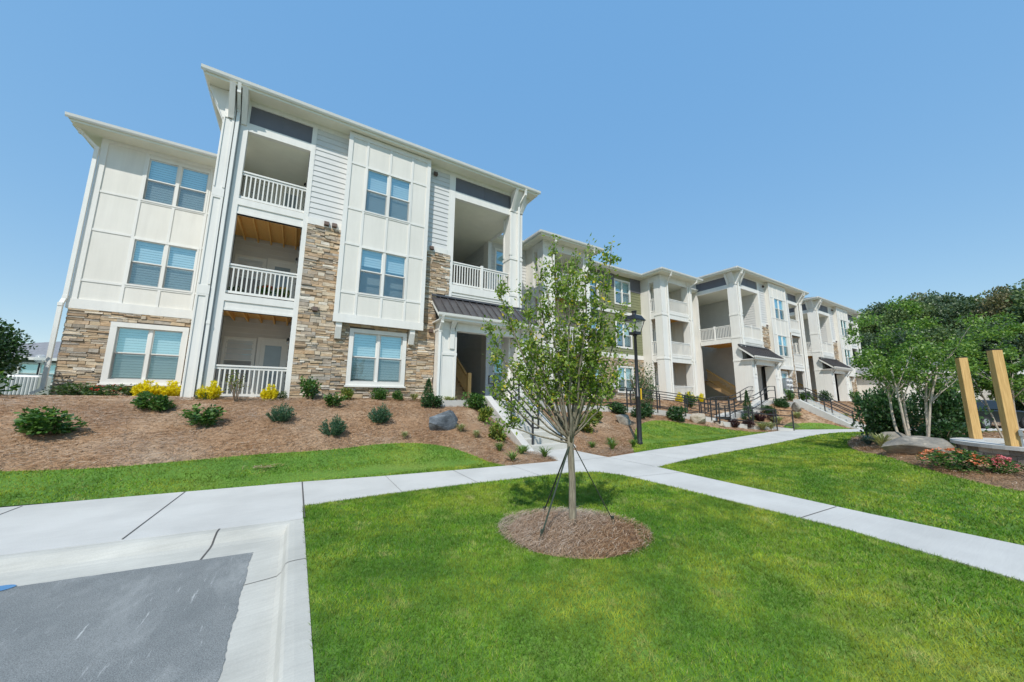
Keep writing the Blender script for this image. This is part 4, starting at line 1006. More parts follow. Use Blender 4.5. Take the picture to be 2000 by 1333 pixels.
# ------------------------------------------------------------------ concrete stairs, landings, ramp, handrails
def stairs(x0, x1, yb, yt, zb, zt, n, label):
    o = thing('concrete_stairs', ((x0 + x1) / 2, yb, zb), label, 'stairs', 'concrete stairs up the bank')
    m = MB(); run = (yt - yb) / n; r = (zt - zb) / n
    for i in range(n):
        m.hexa([(x0, yb + i * run + .02, zb - .3), (x1, yb + i * run + .02, zb - .3), (x1, yb + (i + 1) * run + .03, zb - .3), (x0, yb + (i + 1) * run + .03, zb - .3),
                (x0, yb + i * run, zb + (i + 1) * r), (x1, yb + i * run, zb + (i + 1) * r), (x1, yb + (i + 1) * run + .03, zb + (i + 1) * r), (x0, yb + (i + 1) * run + .03, zb + (i + 1) * r)])
    m.build('steps', M['stairconc'], o, bevel=.012)
    for a, b in ((x0 - .26, x0 - .002), (x1 + .002, x1 + .26)):
        k = MB(); k.prism([(yb - .12, zb - .4), (yt + .25, zb - .4), (yt + .25, zt + .17), (yt - .05, zt + .17), (yb + .1, zb + .16), (yb - .12, zb + .03)], 'x', a, b); k.build('cheek_wall', M['concrete'], o, bevel=.015)
    return o
ST1 = (6.22, 7.62, 9.02, 11.72, -1.6, -.14); ST2 = (27.85, 29.2, 7.45, 10.1, -1.6, -.14)
stairs(*ST1, 9, 'pale concrete stairs rising to the near porch, behind the staked young tree')
stairs(*ST2, 9, 'far concrete stairs rising to the second porch, left of the crape myrtle')
def landing(x0, x1, y0, y1, name='landing'):
    m = MB(); m.box(x0, x1, y0, y1, -.9, -.138); o = m.build(name, M['concrete']); o['kind'] = 'structure'
landing(4.3, 8.45, 11.75, 16.6); landing(27.1, 31.1, 10.13, 16.6); landing(41.3, 45.2, 10.4, 16.6)
def rail_run(x, yb, yt, zb, zt, label):
    """sloping double handrail with squared loop ends"""
    o = thing('handrail', (x, yb, zb), label, 'handrail', 'black handrails')
    m = MB(); w = .045
    pts = [(x, yt + .45, zt + .92), (x, yt + .0, zt + .92), (x, yb + .22, zb + .98), (x, yb - .10, zb + .98), (x, yb - .10, zb + .68), (x, yb + .22, zb + .68), (x, yt + .0, zt + .62), (x, yt + .45, zt + .62)]
    for a, b in zip(pts, pts[1:] + pts[:1]): m.bar(a, b, w)
    m.build('rail', M['rail'], o)
    for t in (0.0, .5, 1.0):
        y = lerp(yb + .2, yt + .05, t); z = lerp(zb, zt, t); p = MB(); p.bar((x, y, z - .1), (x, y, lerp(zb + .97, zt + .90, t)), .05); p.build('post', M['rail'], o)
rail_run(6.36, 9.0, 11.72, -1.6, -.14, 'black handrail on the left side of the near concrete stairs')
rail_run(7.48, 9.0, 11.72, -1.6, -.14, 'black handrail on the right side of the near concrete stairs')
rail_run(27.98, 7.45, 10.1, -1.6, -.14, 'black handrail on the left side of the far concrete stairs')
rail_run(29.06, 7.45, 10.1, -1.6, -.14, 'black handrail on the right side of the far concrete stairs')
def rz(x, y): return H(x, y) + .10
def ramp_path(ctrl, w, z0=None):
    c = smooth_line(ctrl, 5); m = MB(); L = []; R = []
    for i, p in enumerate(c):
        a = Vector(c[max(i - 1, 0)]); b = Vector(c[min(i + 1, len(c) - 1)]); d = (b - a).normalized(); n = Vector((-d.y, d.x)) * w / 2
        z = rz(*p); L.append((p[0] + n.x, p[1] + n.y, z)); R.append((p[0] - n.x, p[1] - n.y, z))
    for i in range(len(c) - 1):
        dn = lambda q: (q[0], q[1], q[2] - .5)
        m.quad(R[i], R[i + 1], L[i + 1], L[i]); m.quad(dn(R[i]), dn(R[i + 1]), R[i + 1], R[i]); m.quad(L[i], L[i + 1], dn(L[i + 1]), dn(L[i]))
    return m, L, R
def fence_rail(line, label):
    o = thing('ramp_railing', line[0], label, 'railing', 'black ramp railings')
    m = MB()
    for h in (.92, .66, .18):
        for a, b in zip(line, line[1:]): m.bar((a[0], a[1], a[2] + h), (b[0], b[1], b[2] + h), .04)
    for e in (line[0], line[-1]): m.bar((e[0], e[1], e[2] + .16), (e[0], e[1], e[2] + .92), .04)
    m.build('rail', M['rail'], o)
    acc = 0; last = None
    for i, p in enumerate(line):
        if last is not None: acc += math.hypot(p[0] - last[0], p[1] - last[1])
        if last is None or acc > 1.5 or i == len(line) - 1:
            q = MB(); q.bar((p[0], p[1], p[2] - .15), (p[0], p[1], p[2] + .93), .05); q.build('post', M['rail'], o); acc = 0
        last = p
RA = [(8.3, 12.45), (11, 12.9), (14, 12.65), (17, 12.0), (19.3, 11.2)]
RB = [(27.3, 11.8), (25, 11.9), (22.5, 11.8), (20.4, 11.3)]
RC = [(18.9, 10.85), (20.3, 10.35), (21.8, 9.7), (22.9, 9.15)]
for ctrl, nm in ((RA, 'near'), (RB, 'far'), (RC, 'low')):
    m, L, R = ramp_path(ctrl, 1.25); o = m.build('ramp', M['concrete']); o['kind'] = 'structure'
    txt = {'near': 'of the ramp from the near porch', 'far': 'of the ramp from the far porch', 'low': 'of the lowest ramp run by the sidewalk'}[nm]
    fence_rail(R, 'black railing on the front side ' + txt); fence_rail(L, 'black railing on the building side ' + txt)

# ------------------------------------------------------------------ street lamp
LX, LY = 10.58, 8.66; lz = H(LX, LY)
o = thing('street_lamp', (LX, LY, lz), 'tall black lantern street lamp beside the rounded lawn patch', 'street lamp')
p = MB(); p.lathe((LX, LY, lz), [(.10, -.1), (.10, .06), (.088, .08), (.085, 1.62), (.092, 1.63), (.092, 1.68), (.07, 1.70), (.052, 3.85), (.075, 3.87), (.075, 3.93)], 14); p.build('pole', M['black'], o, True)
t = MB(); t.box(LX + .045, LX + .10, LY - .10, LY - .085, lz + 1.55, lz + 1.95); t.build('yellow_tag', M['yellowtag'], o)
hd = MB(); hd.hexa([(LX - .15, LY - .15, lz + 3.92), (LX + .15, LY - .15, lz + 3.92), (LX + .15, LY + .15, lz + 3.92), (LX - .15, LY + .15, lz + 3.92), (LX - .15, LY - .15, lz + 4.02), (LX + .15, LY - .15, lz + 4.02), (LX + .15, LY + .15, lz + 4.02), (LX - .15, LY + .15, lz + 4.02)])
for sx, sy in ((-1, -1), (1, -1), (1, 1), (-1, 1)): hd.bar((LX + sx * .14, LY + sy * .14, lz + 4.0), (LX + sx * .25, LY + sy * .25, lz + 4.45), .025)
hd.box(LX - .285, LX + .285, LY - .285, LY + .285, lz + 4.44, lz + 4.475)
hd.hexa([(LX - .27, LY - .27, lz + 4.475), (LX + .27, LY - .27, lz + 4.475), (LX + .27, LY + .27, lz + 4.475), (LX - .27, LY + .27, lz + 4.475), (LX - .18, LY - .18, lz + 4.64), (LX + .18, LY - .18, lz + 4.64), (LX + .18, LY + .18, lz + 4.64), (LX - .18, LY + .18, lz + 4.64)])
hd.lathe((LX, LY, lz + 4.63), [(.09, 0), (.07, .12), (.10, .15), (.10, .19)], 10); ho = hd.build('lantern', M['black'], o)
g = MB(); g.hexa([(LX - .13, LY - .13, lz + 4.02), (LX + .13, LY - .13, lz + 4.02), (LX + .13, LY + .13, lz + 4.02), (LX - .13, LY + .13, lz + 4.02), (LX - .24, LY - .24, lz + 4.44), (LX + .24, LY - .24, lz + 4.44), (LX + .24, LY + .24, lz + 4.44), (LX - .24, LY + .24, lz + 4.44)]); g.build('lamp_glass', M['lampglass'], ho)

# ------------------------------------------------------------------ leaves
def unit(n):
    v = rng.normal(size=(n, 3)); return v / np.linalg.norm(v, axis=1, keepdims=True)
def leaf_quads(P, L, W, out=None, bias=0.5, up=0.0):
    """diamond leaves, slightly folded; 'out' = outward directions to lean along"""
    n = len(P); d = unit(n)
    if out is not None: d = d * (1 - bias) + out * bias
    d[:, 2] += up; d /= np.linalg.norm(d, axis=1, keepdims=True) + 1e-9
    s = np.cross(d, unit(n)); s /= np.linalg.norm(s, axis=1, keepdims=True) + 1e-9
    nrm = np.cross(d, s); l = (L * rng.uniform(.6, 1.25, n))[:, None]; w = (W * rng.uniform(.7, 1.2, n))[:, None]
    V = np.stack([P, P + d * l * .45 + s * w + nrm * w * .25, P + d * l, P + d * l * .45 - s * w + nrm * w * .25], 1).reshape(-1, 3)
    return V
def Fq(V): return np.arange(len(V)).reshape(-1, 4)
def blob_pts(n, k, rx, ry, rz_, cz, lump=.45, hollow=.55, flat_bottom=True):
    c = unit(k) * rng.uniform(.35, .75, (k, 1)); r = rng.uniform(.6, 1.2, k) * lump
    i = rng.integers(0, k, n); d = unit(n); P = c[i] + d * (r[i] * rng.uniform(hollow, 1, n) ** .7)[:, None]
    out = P / (np.linalg.norm(P, axis=1, keepdims=True) + 1e-6)
    P = P * np.array([rx, ry, rz_]) + np.array([0, 0, cz])
    if flat_bottom:
        k_ = P[:, 2] > 0.02; P, out = P[k_], out[k_]
    return P, out
SH = {}
def shrub_meshes(kind, fn, m, n=3): SH[kind] = [npmesh(kind, *(lambda V: (V, Fq(V)))(fn()), M[m]) for _ in range(n)]
# unit shrubs: about 1 wide and 1 tall, scaled on placing
def round_shrub(n=1100, L=.15, W=.05, k=16):
    P, o = blob_pts(n, k, .62, .62, .62, .46); return leaf_quads(P, L, W, o, .45, .15)
def loose_shrub():
    V = []
    for i in range(14):
        a = rng.uniform(0, 6.28); e = rng.uniform(.15, .5); tip = np.array([math.cos(a) * e, math.sin(a) * e, rng.uniform(.6, 1.05)]); n = 46
        t = rng.uniform(.25, 1, n)[:, None]; P = tip * t + rng.normal(size=(n, 3)) * .055; V.append(leaf_quads(P, .16, .055, np.tile(tip / np.linalg.norm(tip), (n, 1)), .4))
    return np.concatenate(V)
def spiky(n=90, up=.7, L=.09, W=.016, per=34, r=.5, h=1.0):
    V = []
    for i in range(n):
        a = rng.uniform(0, 6.28); q = math.sqrt(rng.uniform(0, 1)); tip = np.array([math.cos(a) * q * r, math.sin(a) * q * r, h * (1.02 - .55 * q * q) * rng.uniform(.75, 1.05)])
        b0 = np.array([tip[0] * .3, tip[1] * .3, 0.02]); t = rng.uniform(.1, 1, per)[:, None]; P = b0 + (tip - b0) * t; dirn = (tip - b0) / np.linalg.norm(tip - b0)
        V.append(leaf_quads(P, L, W, np.tile(dirn, (per, 1)), .62))
    return np.concatenate(V)
def cone(n=1500):
    z = rng.uniform(0, 1, n) ** 1.3; a = rng.uniform(0, 6.28, n); r = (1 - z) ** .8 * .48 * (1 + .25 * np.sin(a * 5 + z * 17)) * rng.uniform(.55, 1, n)
    P = np.stack([np.cos(a) * r, np.sin(a) * r, z * .95 + .02], 1); o = np.stack([np.cos(a), np.sin(a), .9 * np.ones(n)], 1); o /= np.linalg.norm(o, axis=1, keepdims=True)
    return leaf_quads(P, .10, .022, o, .6)
def golden():
    V = []
    for i in range(44):
        a = rng.uniform(0, 6.28); q = math.sqrt(rng.uniform(0, 1)); tip = np.array([math.cos(a) * q * .5, math.sin(a) * q * .5, (1.08 - .75 * q ** 1.5) * rng.uniform(.85, 1.08)])
        b0 = np.array([tip[0] * .55, tip[1] * .55, .05]); n = 46; t = rng.uniform(0, 1, n)[:, None] ; P = b0 + (tip - b0) * t + rng.normal(size=(n, 3)) * .045 * (1.15 - t)
        d = (tip - b0) / np.linalg.norm(tip - b0); V.append(leaf_quads(P, .13, .03, np.tile(d, (n, 1)), .55))
    return np.concatenate(V)
def tuft(n=70, curl=.6):
    V = []
    for i in range(n):
        a = rng.uniform(0, 6.28); R = rng.uniform(.2, .55); h = rng.uniform(.6, 1.05); w = rng.uniform(.010, .02)
        pts = []
        for t in (0, .4, .75, 1): pts.append(np.array([math.cos(a) * R * t ** 1.3, math.sin(a) * R * t ** 1.3, h * (t * (1 + curl) - curl * 1.25 * t ** 2.4)]))
        s = np.array([-math.sin(a), math.cos(a), 0]) * w
        for j, (f0, f1) in enumerate(((.8, 1), (1, .8), (.8, .12))): V.append(np.stack([pts[j] - s * f0, pts[j] + s * f0, pts[j + 1] + s * f1, pts[j + 1] - s * f1]))
    return np.concatenate(V)
def bamboo():
    V = []
    for i in range(16):
        a = rng.uniform(0, 6.28); q = rng.uniform(.05, .5); tip = np.array([math.cos(a) * q, math.sin(a) * q, rng.uniform(.5, 1.0)]); n = 60
        t = rng.uniform(.15, 1, n)[:, None]; P = tip * t * np.array([1, 1, 1]) + rng.normal(size=(n, 3)) * np.array([.09, .09, .02]); V.append(leaf_quads(P, .075, .014, None, 0, -.25))
    return np.concatenate(V)
shrub_meshes('round_shrub', round_shrub, 'lf_box'); shrub_meshes('dark_shrub', lambda: round_shrub(1300, .13, .045, 20), 'lf_dark'); shrub_meshes('leafy_shrub', loose_shrub, 'lf_box')
shrub_meshes('lime_shrub', lambda: round_shrub(800, .17, .06, 12), 'lf_lime'); shrub_meshes('spiky_shrub', spiky, 'lf_blue', 4); shrub_meshes('golden_shrub', golden, 'lf_yel', 3)
shrub_meshes('conical_shrub', cone, 'lf_dark', 2); shrub_meshes('grass_tuft', tuft, 'lf_tuft', 4); shrub_meshes('variegated_grass', lambda: tuft(130, .7), 'lf_pale', 3)
shrub_meshes('blue_grass', lambda: tuft(160, .5), 'lf_bluegrass', 2); shrub_meshes('purple_shrub', lambda: spiky(60, .7, .14, .04, 20), 'lf_purple', 2)
shrub_meshes('rose_bush', lambda: round_shrub(700, .14, .045, 18), 'lf_rose', 2); shrub_meshes('bamboo', bamboo, 'lf_rose', 1); shrub_meshes('laurel_bush', lambda: round_shrub(5200, .075, .022, 40), 'lf_dark', 2)
shrub_meshes('flower_bush', lambda: round_shrub(1500, .09, .03, 24), 'lf_box', 1)
def stems_mesh():
    m = MB()
    for i in range(9):
        a = rnd.uniform(0, 6.28); q = rnd.uniform(.1, .4); m.tube([(0.03 * math.cos(a), .03 * math.sin(a), -.05), (q * .4 * math.cos(a), q * .4 * math.sin(a), .4), (q * math.cos(a), q * math.sin(a), .85)], [.018, .013, .006], 4)
    me = bpy.data.meshes.new('stem'); me.from_pydata(m.v, [], m.f); me.materials.append(M['stem']); return me
STEM = stems_mesh()
def petals(n, spread, zc, size, m, clusters=8, name='flowers'):
    c = unit(clusters); c[:, 2] = np.abs(c[:, 2]) * 1.0 + .12; c /= np.linalg.norm(c, axis=1, keepdims=True); c = c * spread; c[:, 2] += zc; V = []
    for q in c:
        k = max(4, n // clusters); V.append(leaf_quads(q + rng.normal(size=(k, 3)) * size * .45, size, size * .4, None, 0, .2))
    V = np.concatenate(V); return npmesh(name, V, Fq(V), M[m])
FLW = {'red': petals(90, .54, .44, .07, 'fl_red', 12), 'coral': petals(300, .58, .42, .075, 'fl_coral', 26), 'pink': petals(260, .5, .46, .11, 'fl_pink', 14), 'white': petals(90, .45, .45, .09, 'fl_white', 12), 'mix': petals(200, .48, .46, .09, 'fl_mix', 14), 'pot': petals(260, .5, .46, .085, 'fl_red', 20)}
CNAME = {'round_shrub': 'shrub', 'dark_shrub': 'shrub', 'leafy_shrub': 'shrub', 'lime_shrub': 'shrub', 'spiky_shrub': 'juniper', 'golden_shrub': 'golden conifer', 'conical_shrub': 'conifer', 'grass_tuft': 'grass tuft', 'variegated_grass': 'ornamental grass',
         'blue_grass': 'ornamental grass', 'purple_shrub': 'shrub', 'rose_bush': 'rose bush', 'bamboo': 'bamboo', 'laurel_bush': 'bush', 'flower_bush': 'rose bush'}
def plant(kind, x, y, w, h, label, flw=None, group=None, dz=0, rot=None, zf=H):
    if kind in ('grass_tuft', 'variegated_grass'): w, h = w * 1.35, h * 1.3
    z = zf(x, y) + dz
    o = thing(kind, (x, y, z - .01), label, CNAME[kind], group or {'grass_tuft': 'grass tufts on the pine straw', 'variegated_grass': 'pale ornamental grasses', 'golden_shrub': 'golden conifers along the building', 'spiky_shrub': 'spiky junipers on the bank', 'purple_shrub': 'purple shrubs by the ramp'}.get(kind, 'shrubs in the mulch beds'))
    f = link('foliage', rnd.choice(SH[kind]), o); f.scale = (w, w, h); f.rotation_euler.z = rnd.uniform(0, 6.28) if rot is None else rot
    if kind in ('leafy_shrub', 'round_shrub', 'rose_bush', 'bamboo', 'lime_shrub', 'dark_shrub', 'laurel_bush'):
        s = link('stem', STEM, o); s.scale = (w, w, h * .8)
    if flw: g = link('flowers', FLW[flw], o); g.scale = (w, w, h)
    return o
PL = [
 ('round_shrub', -6.15, 13.0, 0.95, .60, 'low bright green shrub in front of the tall bush at the left edge'),
 ('round_shrub', -3.96, 10.56, .74, .46, 'wide low dark green shrub alone on the left of the pine straw bank'),
 ('rose_bush', -5.45, 15.4, .75, .45, 'grey green bush against the stone at the left corner of the wing'),
 ('dark_shrub', -5.02, 15.3, .36, .36, 'small dark shrub just left of the red flowering rose bush'),
 ('dark_shrub', -4.2, 15.5, .28, .34, 'small dark shrub just right of the red flowering rose bush'),
 ('golden_shrub', -3.78, 14.9, .78, .58, 'left golden shrub of the pair below the wing window'),
 ('golden_shrub', -3.33, 14.95, .80, .58, 'right golden shrub of the pair below the wing window'),
 ('round_shrub', -2.82, 11.65, .60, .50, 'round green shrub in front of the golden pair below the wing window'),
 ('leafy_shrub', -1.69, 10.67, .72, .50, 'leafy dark green shrub on the bank below the white pilaster'),
 ('golden_shrub', -1.97, 12.62, .55, .56, 'golden shrub at the left end of the ground floor balcony'),
 ('golden_shrub', -.62, 12.62, .46, .50, 'golden shrub at the right end of the ground floor balcony'),
 ('spiky_shrub', -.23, 10.83, .64, .50, 'spiky blue green juniper, the left one of the three on the bank'),
 ('leafy_shrub', .40, 12.55, .60, .72, 'upright leafy shrub at the foot of the stone beside the balcony'),
 ('leafy_shrub', 1.01, 11.79, .56, .42, 'small leafy shrub in front of the stone, just below the upright one'),
 ('lime_shrub', 1.44, 12.6, .32, .36, 'small brownish green shrub left of the stone wall window'),
 ('round_shrub', 2.44, 12.6, .45, .38, 'small round shrub below the middle of the stone wall window'),
 ('round_shrub', 3.1, 12.6, .36, .32, 'small round shrub below the right end of the stone wall window'),
 ('spiky_shrub', .91, 10.0, .64, .53, 'spiky blue green juniper, the lowest of the three on the bank'),
 ('spiky_shrub', 2.11, 10.6, .70, .56, 'spiky blue green juniper, the right one of the three on the bank'),
 ('variegated_grass', 3.6, 12.5, .42, .25, 'pale grass tuft left of the small conical evergreen'),
 ('conical_shrub', 4.0, 12.2, .50, .85, 'small dark conical evergreen left of the porch post'),
 ('dark_shrub', 3.95, 11.67, .62, .48, 'round blue green shrub in front of the small conical evergreen'),
 ('variegated_grass', 4.75, 12.1, .62, .26, 'pale grass tuft at the foot of the porch post'),
 ('round_shrub', 5.5, 11.6, .64, .62, 'round leafy shrub left of the near stairs top'),
 ('variegated_grass', 2.6, 9.72, .24, .18, 'tiny pale grass tuft at the lower edge of the bank'),
 ('variegated_grass', 4.28, 9.91, .36, .24, 'pale grass tuft right beside the dark boulder'),
 ('variegated_grass', 4.61, 9.53, .30, .22, 'pale grass tuft between dark boulder and near stairs'),
 ('lime_shrub', 5.42, 10.56, .45, .46, 'upper yellow green shrub left of the near stairs'),
 ('lime_shrub', 5.27, 9.36, .50, .48, 'lower yellow green shrub left of the near stairs'),
 ('grass_tuft', 4.88, 8.63, .36, .25, 'dark grass tuft, uppermost of the group left of the stairs foot'),
 ('grass_tuft', 4.78, 7.78, .44, .25, 'dark grass tuft nearest the sidewalk, left of the stairs foot'),
 ('grass_tuft', 5.37, 8.31, .42, .25, 'dark grass tuft in the middle of the group left of the stairs foot'),
 ('grass_tuft', 5.72, 8.68, .38, .24, 'dark grass tuft against the cheek wall at the stairs foot'),
 ('grass_tuft', 5.81, 7.85, .46, .27, 'dark grass tuft in the corner of stairs and sidewalk'),
 ('lime_shrub', 9.36, 10.15, .70, .55, 'yellow green shrub right of the near stairs, behind the handrail loop'),
 ('lime_shrub', 10.75, 11.0, .52, .56, 'upright yellow green shrub behind the young tree'),
 ('grass_tuft', 8.17, 8.52, .36, .22, 'grass tuft right of the stairs foot, nearest the cheek wall'),
 ('grass_tuft', 9.2, 8.72, .44, .28, 'grass tuft, upper of the pair left of the street lamp'),
 ('grass_tuft', 8.5, 8.0, .50, .30, 'grass tuft, lower of the pair left of the street lamp'),
 ('grass_tuft', 9.75, 8.25, .42, .24, 'grass tuft at the foot of the street lamp'),
 ('dark_shrub', 13.1, 12.0, .90, .55, 'dark round shrub behind the grey rock left of the lamp'),
 ('dark_shrub', 14.71, 11.6, .78, .56, 'dark round shrub right of the lamp pole'),
 ('dark_shrub', 13.85, 11.36, .62, .55, 'dark round shrub hidden partly behind the lamp pole'),
 ('dark_shrub', 16.3, 11.0, .86, .70, 'large dark round shrub between the lamp and the tan rock'),
 ('golden_shrub', 12.1, 14.2, .5, .56, 'left golden conifer below the first balcony tower'),
 ('golden_shrub', 13.0, 14.2, .5, .54, 'right golden conifer below the first balcony tower'),
 ('golden_shrub', 20.9, 13.9, .5, .62, 'golden conifer at the left corner of the second balcony tower'),
 ('golden_shrub', 22.2, 14.0, .62, .75, 'golden conifer below the middle of the second balcony tower'),
 ('golden_shrub', 23.5, 14.0, .5, .62, 'golden conifer at the right corner of the second balcony tower'),
 ('leafy_shrub', 20.1, 12.7, .8, .9, 'leafy green shrub in front of the golden conifers by the ramp'),
 ('conical_shrub', 22.6, 10.75, .62, 1.75, 'slender dark columnar shrub standing among the ramp railings'),
 ('purple_shrub', 19.5, 10.0, .58, .50, 'purple shrub just right of the tan rock'),
 ('purple_shrub', 20.4, 9.75, .62, .54, 'purple shrub nearest the sidewalk, left of the ramp end'),
 ('purple_shrub', 23.6, 10.6, .66, .62, 'purple shrub behind the low ramp railing'),
 ('purple_shrub', 24.7, 10.4, .6, .55, 'rightmost purple shrub, behind the end of the ramp'),
 ('variegated_grass', 20.9, 9.3, .75, .42, 'pale grass clump left of the ramp end'), ('variegated_grass', 21.5, 9.2, .7, .40, 'pale grass clump beside the last ramp post'),
 ('variegated_grass', 24.3, 10.0, .8, .42, 'pale grass clump on the upper edge of the far lawn'), ('variegated_grass', 26.2, 9.7, .7, .38, 'pale grass clump left of the far stairs'),
 ('dark_shrub', 25.4, 10.9, .72, .55, 'dark shrub behind the far lawn, left of two'), ('dark_shrub', 26.8, 10.7, .72, .6, 'dark shrub behind the far lawn, right of two'),
 ('leafy_shrub', 31.3, 11.9, .7, .95, 'upright leafy shrub below the arched bay of the far block'), ('round_shrub', 33.2, 11.6, .7, .85, 'rounded shrub right of the far stairs top'),
 ('variegated_grass', 30.0, 8.6, .6, .4, 'pale grass clump right of the far stairs'), ('lime_shrub', 32.0, 7.9, .5, .5, 'yellow green shrub right of the far handrail foot'),
 ('dark_shrub', 36.4, 11.5, .8, .8, 'dark shrub below the right balconies of the far block'), ('leafy_shrub', 41.5, 11.0, .8, 1.0, 'leafy shrub in front of the second building porch'),
 ('round_shrub', 45.0, 10.6, .8, .9, 'round shrub right of the second building porch'), ('dark_shrub', 38.5, 10.0, .8, .6, 'low dark shrub between the two far porches'),
 ('blue_grass', 17.0, 4.35, .85, .42, 'blue green grass clump in the shade of the crape myrtle'), ('variegated_grass', 14.25, 3.35, .55, .42, 'pale striped grass clump left of the large flat rock'),
 ('blue_grass', 16.2, 3.9, .6, .36, 'second blue green grass clump, nearer the flat rock'),
 ('laurel_bush', 18.6, 4.15, 1.55, 2.0, 'large dark laurel bush left behind the crape myrtle trunks'), ('laurel_bush', 17.6, 2.65, 1.3, 1.85, 'large dark laurel bush right behind the crape myrtle trunks'),
 ('dark_shrub', 16.0, 2.5, .85, .7, 'low blue green shrub below the right laurel bush'), ('dark_shrub', 11.55, .55, .55, .42, 'small dark shrub in front of the round seat wall at the right edge'),
]
for a in PL: plant(*a)
plant('rose_bush', -4.58, 15.15, .85, .42, 'low rose bush with red flowers below the wing stone wall', 'red')
plant('rose_bush', -2.1, 12.55, .26, .28, 'tiny bush with pale flowers at the foot of the white pilaster', 'white')
plant('rose_bush', -.30, 12.68, .22, .28, 'tiny bush with pale flowers at the balcony end', 'white')
plant('flower_bush', 11.62, 1.72, .80, .42, 'rose bush full of coral flowers beside the large flat rock', 'coral')
plant('flower_bush', 11.75, 1.15, .38, .34, 'small rose bush with pink flowers in front of the seat wall', 'pink')
# twiggy half bare shrub and thin young bamboo-like tree
o = thing('twiggy_shrub', (-1.35, 12.3, H(-1.35, 12.3)), 'half bare twiggy shrub in front of the ground floor balcony', 'shrub', 'shrubs in the mulch beds')
m = MB(); tips = []
for i in range(16):
    a = rnd.uniform(0, 6.28); q = rnd.uniform(.08, .38); h = rnd.uniform(.45, .85); z0 = H(-1.35, 12.3); m.tube([(-1.35, 12.3, z0 - .05), (-1.35 + q * .4 * math.cos(a), 12.3 + q * .4 * math.sin(a), z0 + h * .45), (-1.35 + q * math.cos(a), 12.3 + q * math.sin(a), z0 + h)], [.012, .009, .004], 4); tips.append((q * math.cos(a), q * math.sin(a), h))
m.build('stem', M['stem'], o)
V = np.concatenate([leaf_quads(np.array(t) * rng.uniform(.7, 1.02, (12, 1)) + rng.normal(size=(12, 3)) * .05, .06, .02) for t in tips]); link('foliage', npmesh('foliage', V, Fq(V), M['lf_lime']), o)
plant('bamboo', 16.2, 13.2, 1.9, 2.5, 'airy young bamboo like tree right of the street lamp', group='slender young trees')
plant('bamboo', 17.3, 13.4, 1.2, 1.9, 'shorter airy bamboo like tree left of the second balcony tower', group='slender young trees')

# flower pots on the first floor balcony
for x, fl, lb in ((-1.05, 'pot', 'pot of red flowers behind the middle balcony railing'), (-.62, 'mix', 'pot of yellow flowers behind the middle balcony railing')):
    o = thing('flower_pot', (x, 13.35, F1), lb, 'flower pot', 'flower pots on the balcony'); m = MB(); m.lathe((x, 13.35, F1), [(.09, 0), (.13, .2), (.14, .2), (.14, .23)], 12); m.build('pot', M['terracotta'], o)
    f = link('foliage', SH['round_shrub'][0], o); f.scale = (.36, .36, .32); f.location.z = .18; g = link('flowers', FLW[fl], o); g.scale = (.40, .40, .36); g.location.z = .18
o = thing('flower_pot', (-1.85, 13.4, F1), 'pot with small blue white flowers at the left balcony end', 'flower pot', 'flower pots on the balcony'); m = MB(); m.lathe((-1.85, 13.4, F1), [(.09, 0), (.12, .16), (.13, .18)], 12); m.build('pot', M['terracotta'], o)
f = link('foliage', SH['dark_shrub'][0], o); f.scale = (.4, .4, .22); f.location.z = .12; g = link('flowers', FLW['white'], o); g.scale = (.4, .4, .25); g.location.z = .12

# ------------------------------------------------------------------ rocks
def rock(x, y, w, d, h, rot, m, label, seed, tilt=0, sink=.25):
    r = random.Random(seed); bm = bmesh.new(); bmesh.ops.create_icosphere(bm, subdivisions=4, radius=1)
    pl = [(Vector((r.gauss(0, 1), r.gauss(0, 1), r.gauss(0, .8))).normalized(), r.uniform(.45, .74)) for _ in range(16)]
    from mathutils import noise as mn
    for v in bm.verts:
        p = v.co.copy()
        for n, k in pl:
            t = p.dot(n)
            if t > k: p -= n * (t - k) * .93
        p += p.normalized() * (mn.noise(p * 3 + Vector((seed, 0, 0))) * .035 + mn.noise(p * 9) * .02)
        v.co = p
    me = bpy.data.meshes.new('boulder'); bm.to_mesh(me); bm.free(); me.materials.append(m)
    o = link('boulder', me, None, (x, y, H(x, y) + h * (.5 - sink))); o.scale = (w / 1.55, d / 1.55, h / 1.45); o.rotation_euler = (tilt, tilt * .4, rot)
    tag(o, label, 'boulder', 'boulders in the beds')
rock(3.83, 10.25, 1.12, .72, .60, .3, M['rockdark'], 'dark blue grey boulder on the pine straw bank left of the stairs', 3)
rock(12.3, 10.9, .78, .6, .55, .5, M['rockgrey'], 'grey boulder left of the lamp, in front of the dark shrubs', 5)
rock(17.6, 10.75, .95, .7, .72, .2, M['rocktan'], 'tan boulder at the top edge of the rounded lawn patch', 8)
rock(19.0, 10.4, .8, .5, .4, .2, M['rocktan'], 'low tan boulder right of the tall tan one', 9)
rock(27.0, 10.0, .9, .6, .6, .2, M['rockgrey'], 'pale boulder left of the far concrete stairs', 12)
rock(13.05, 2.62, 1.25, .75, .62, -.95, M['rockgrey'], 'large flat grey rock in front of the crape myrtle', 21, .12)
rock(14.9, 3.25, .95, .6, .5, -.7, M['rockgrey'], 'smaller rock behind the large flat one under the myrtle', 24)
rock(18.9, 1.3, 1.0, .7, .5, -.7, M['rockgrey'], 'grey rock behind the round seat wall', 29)

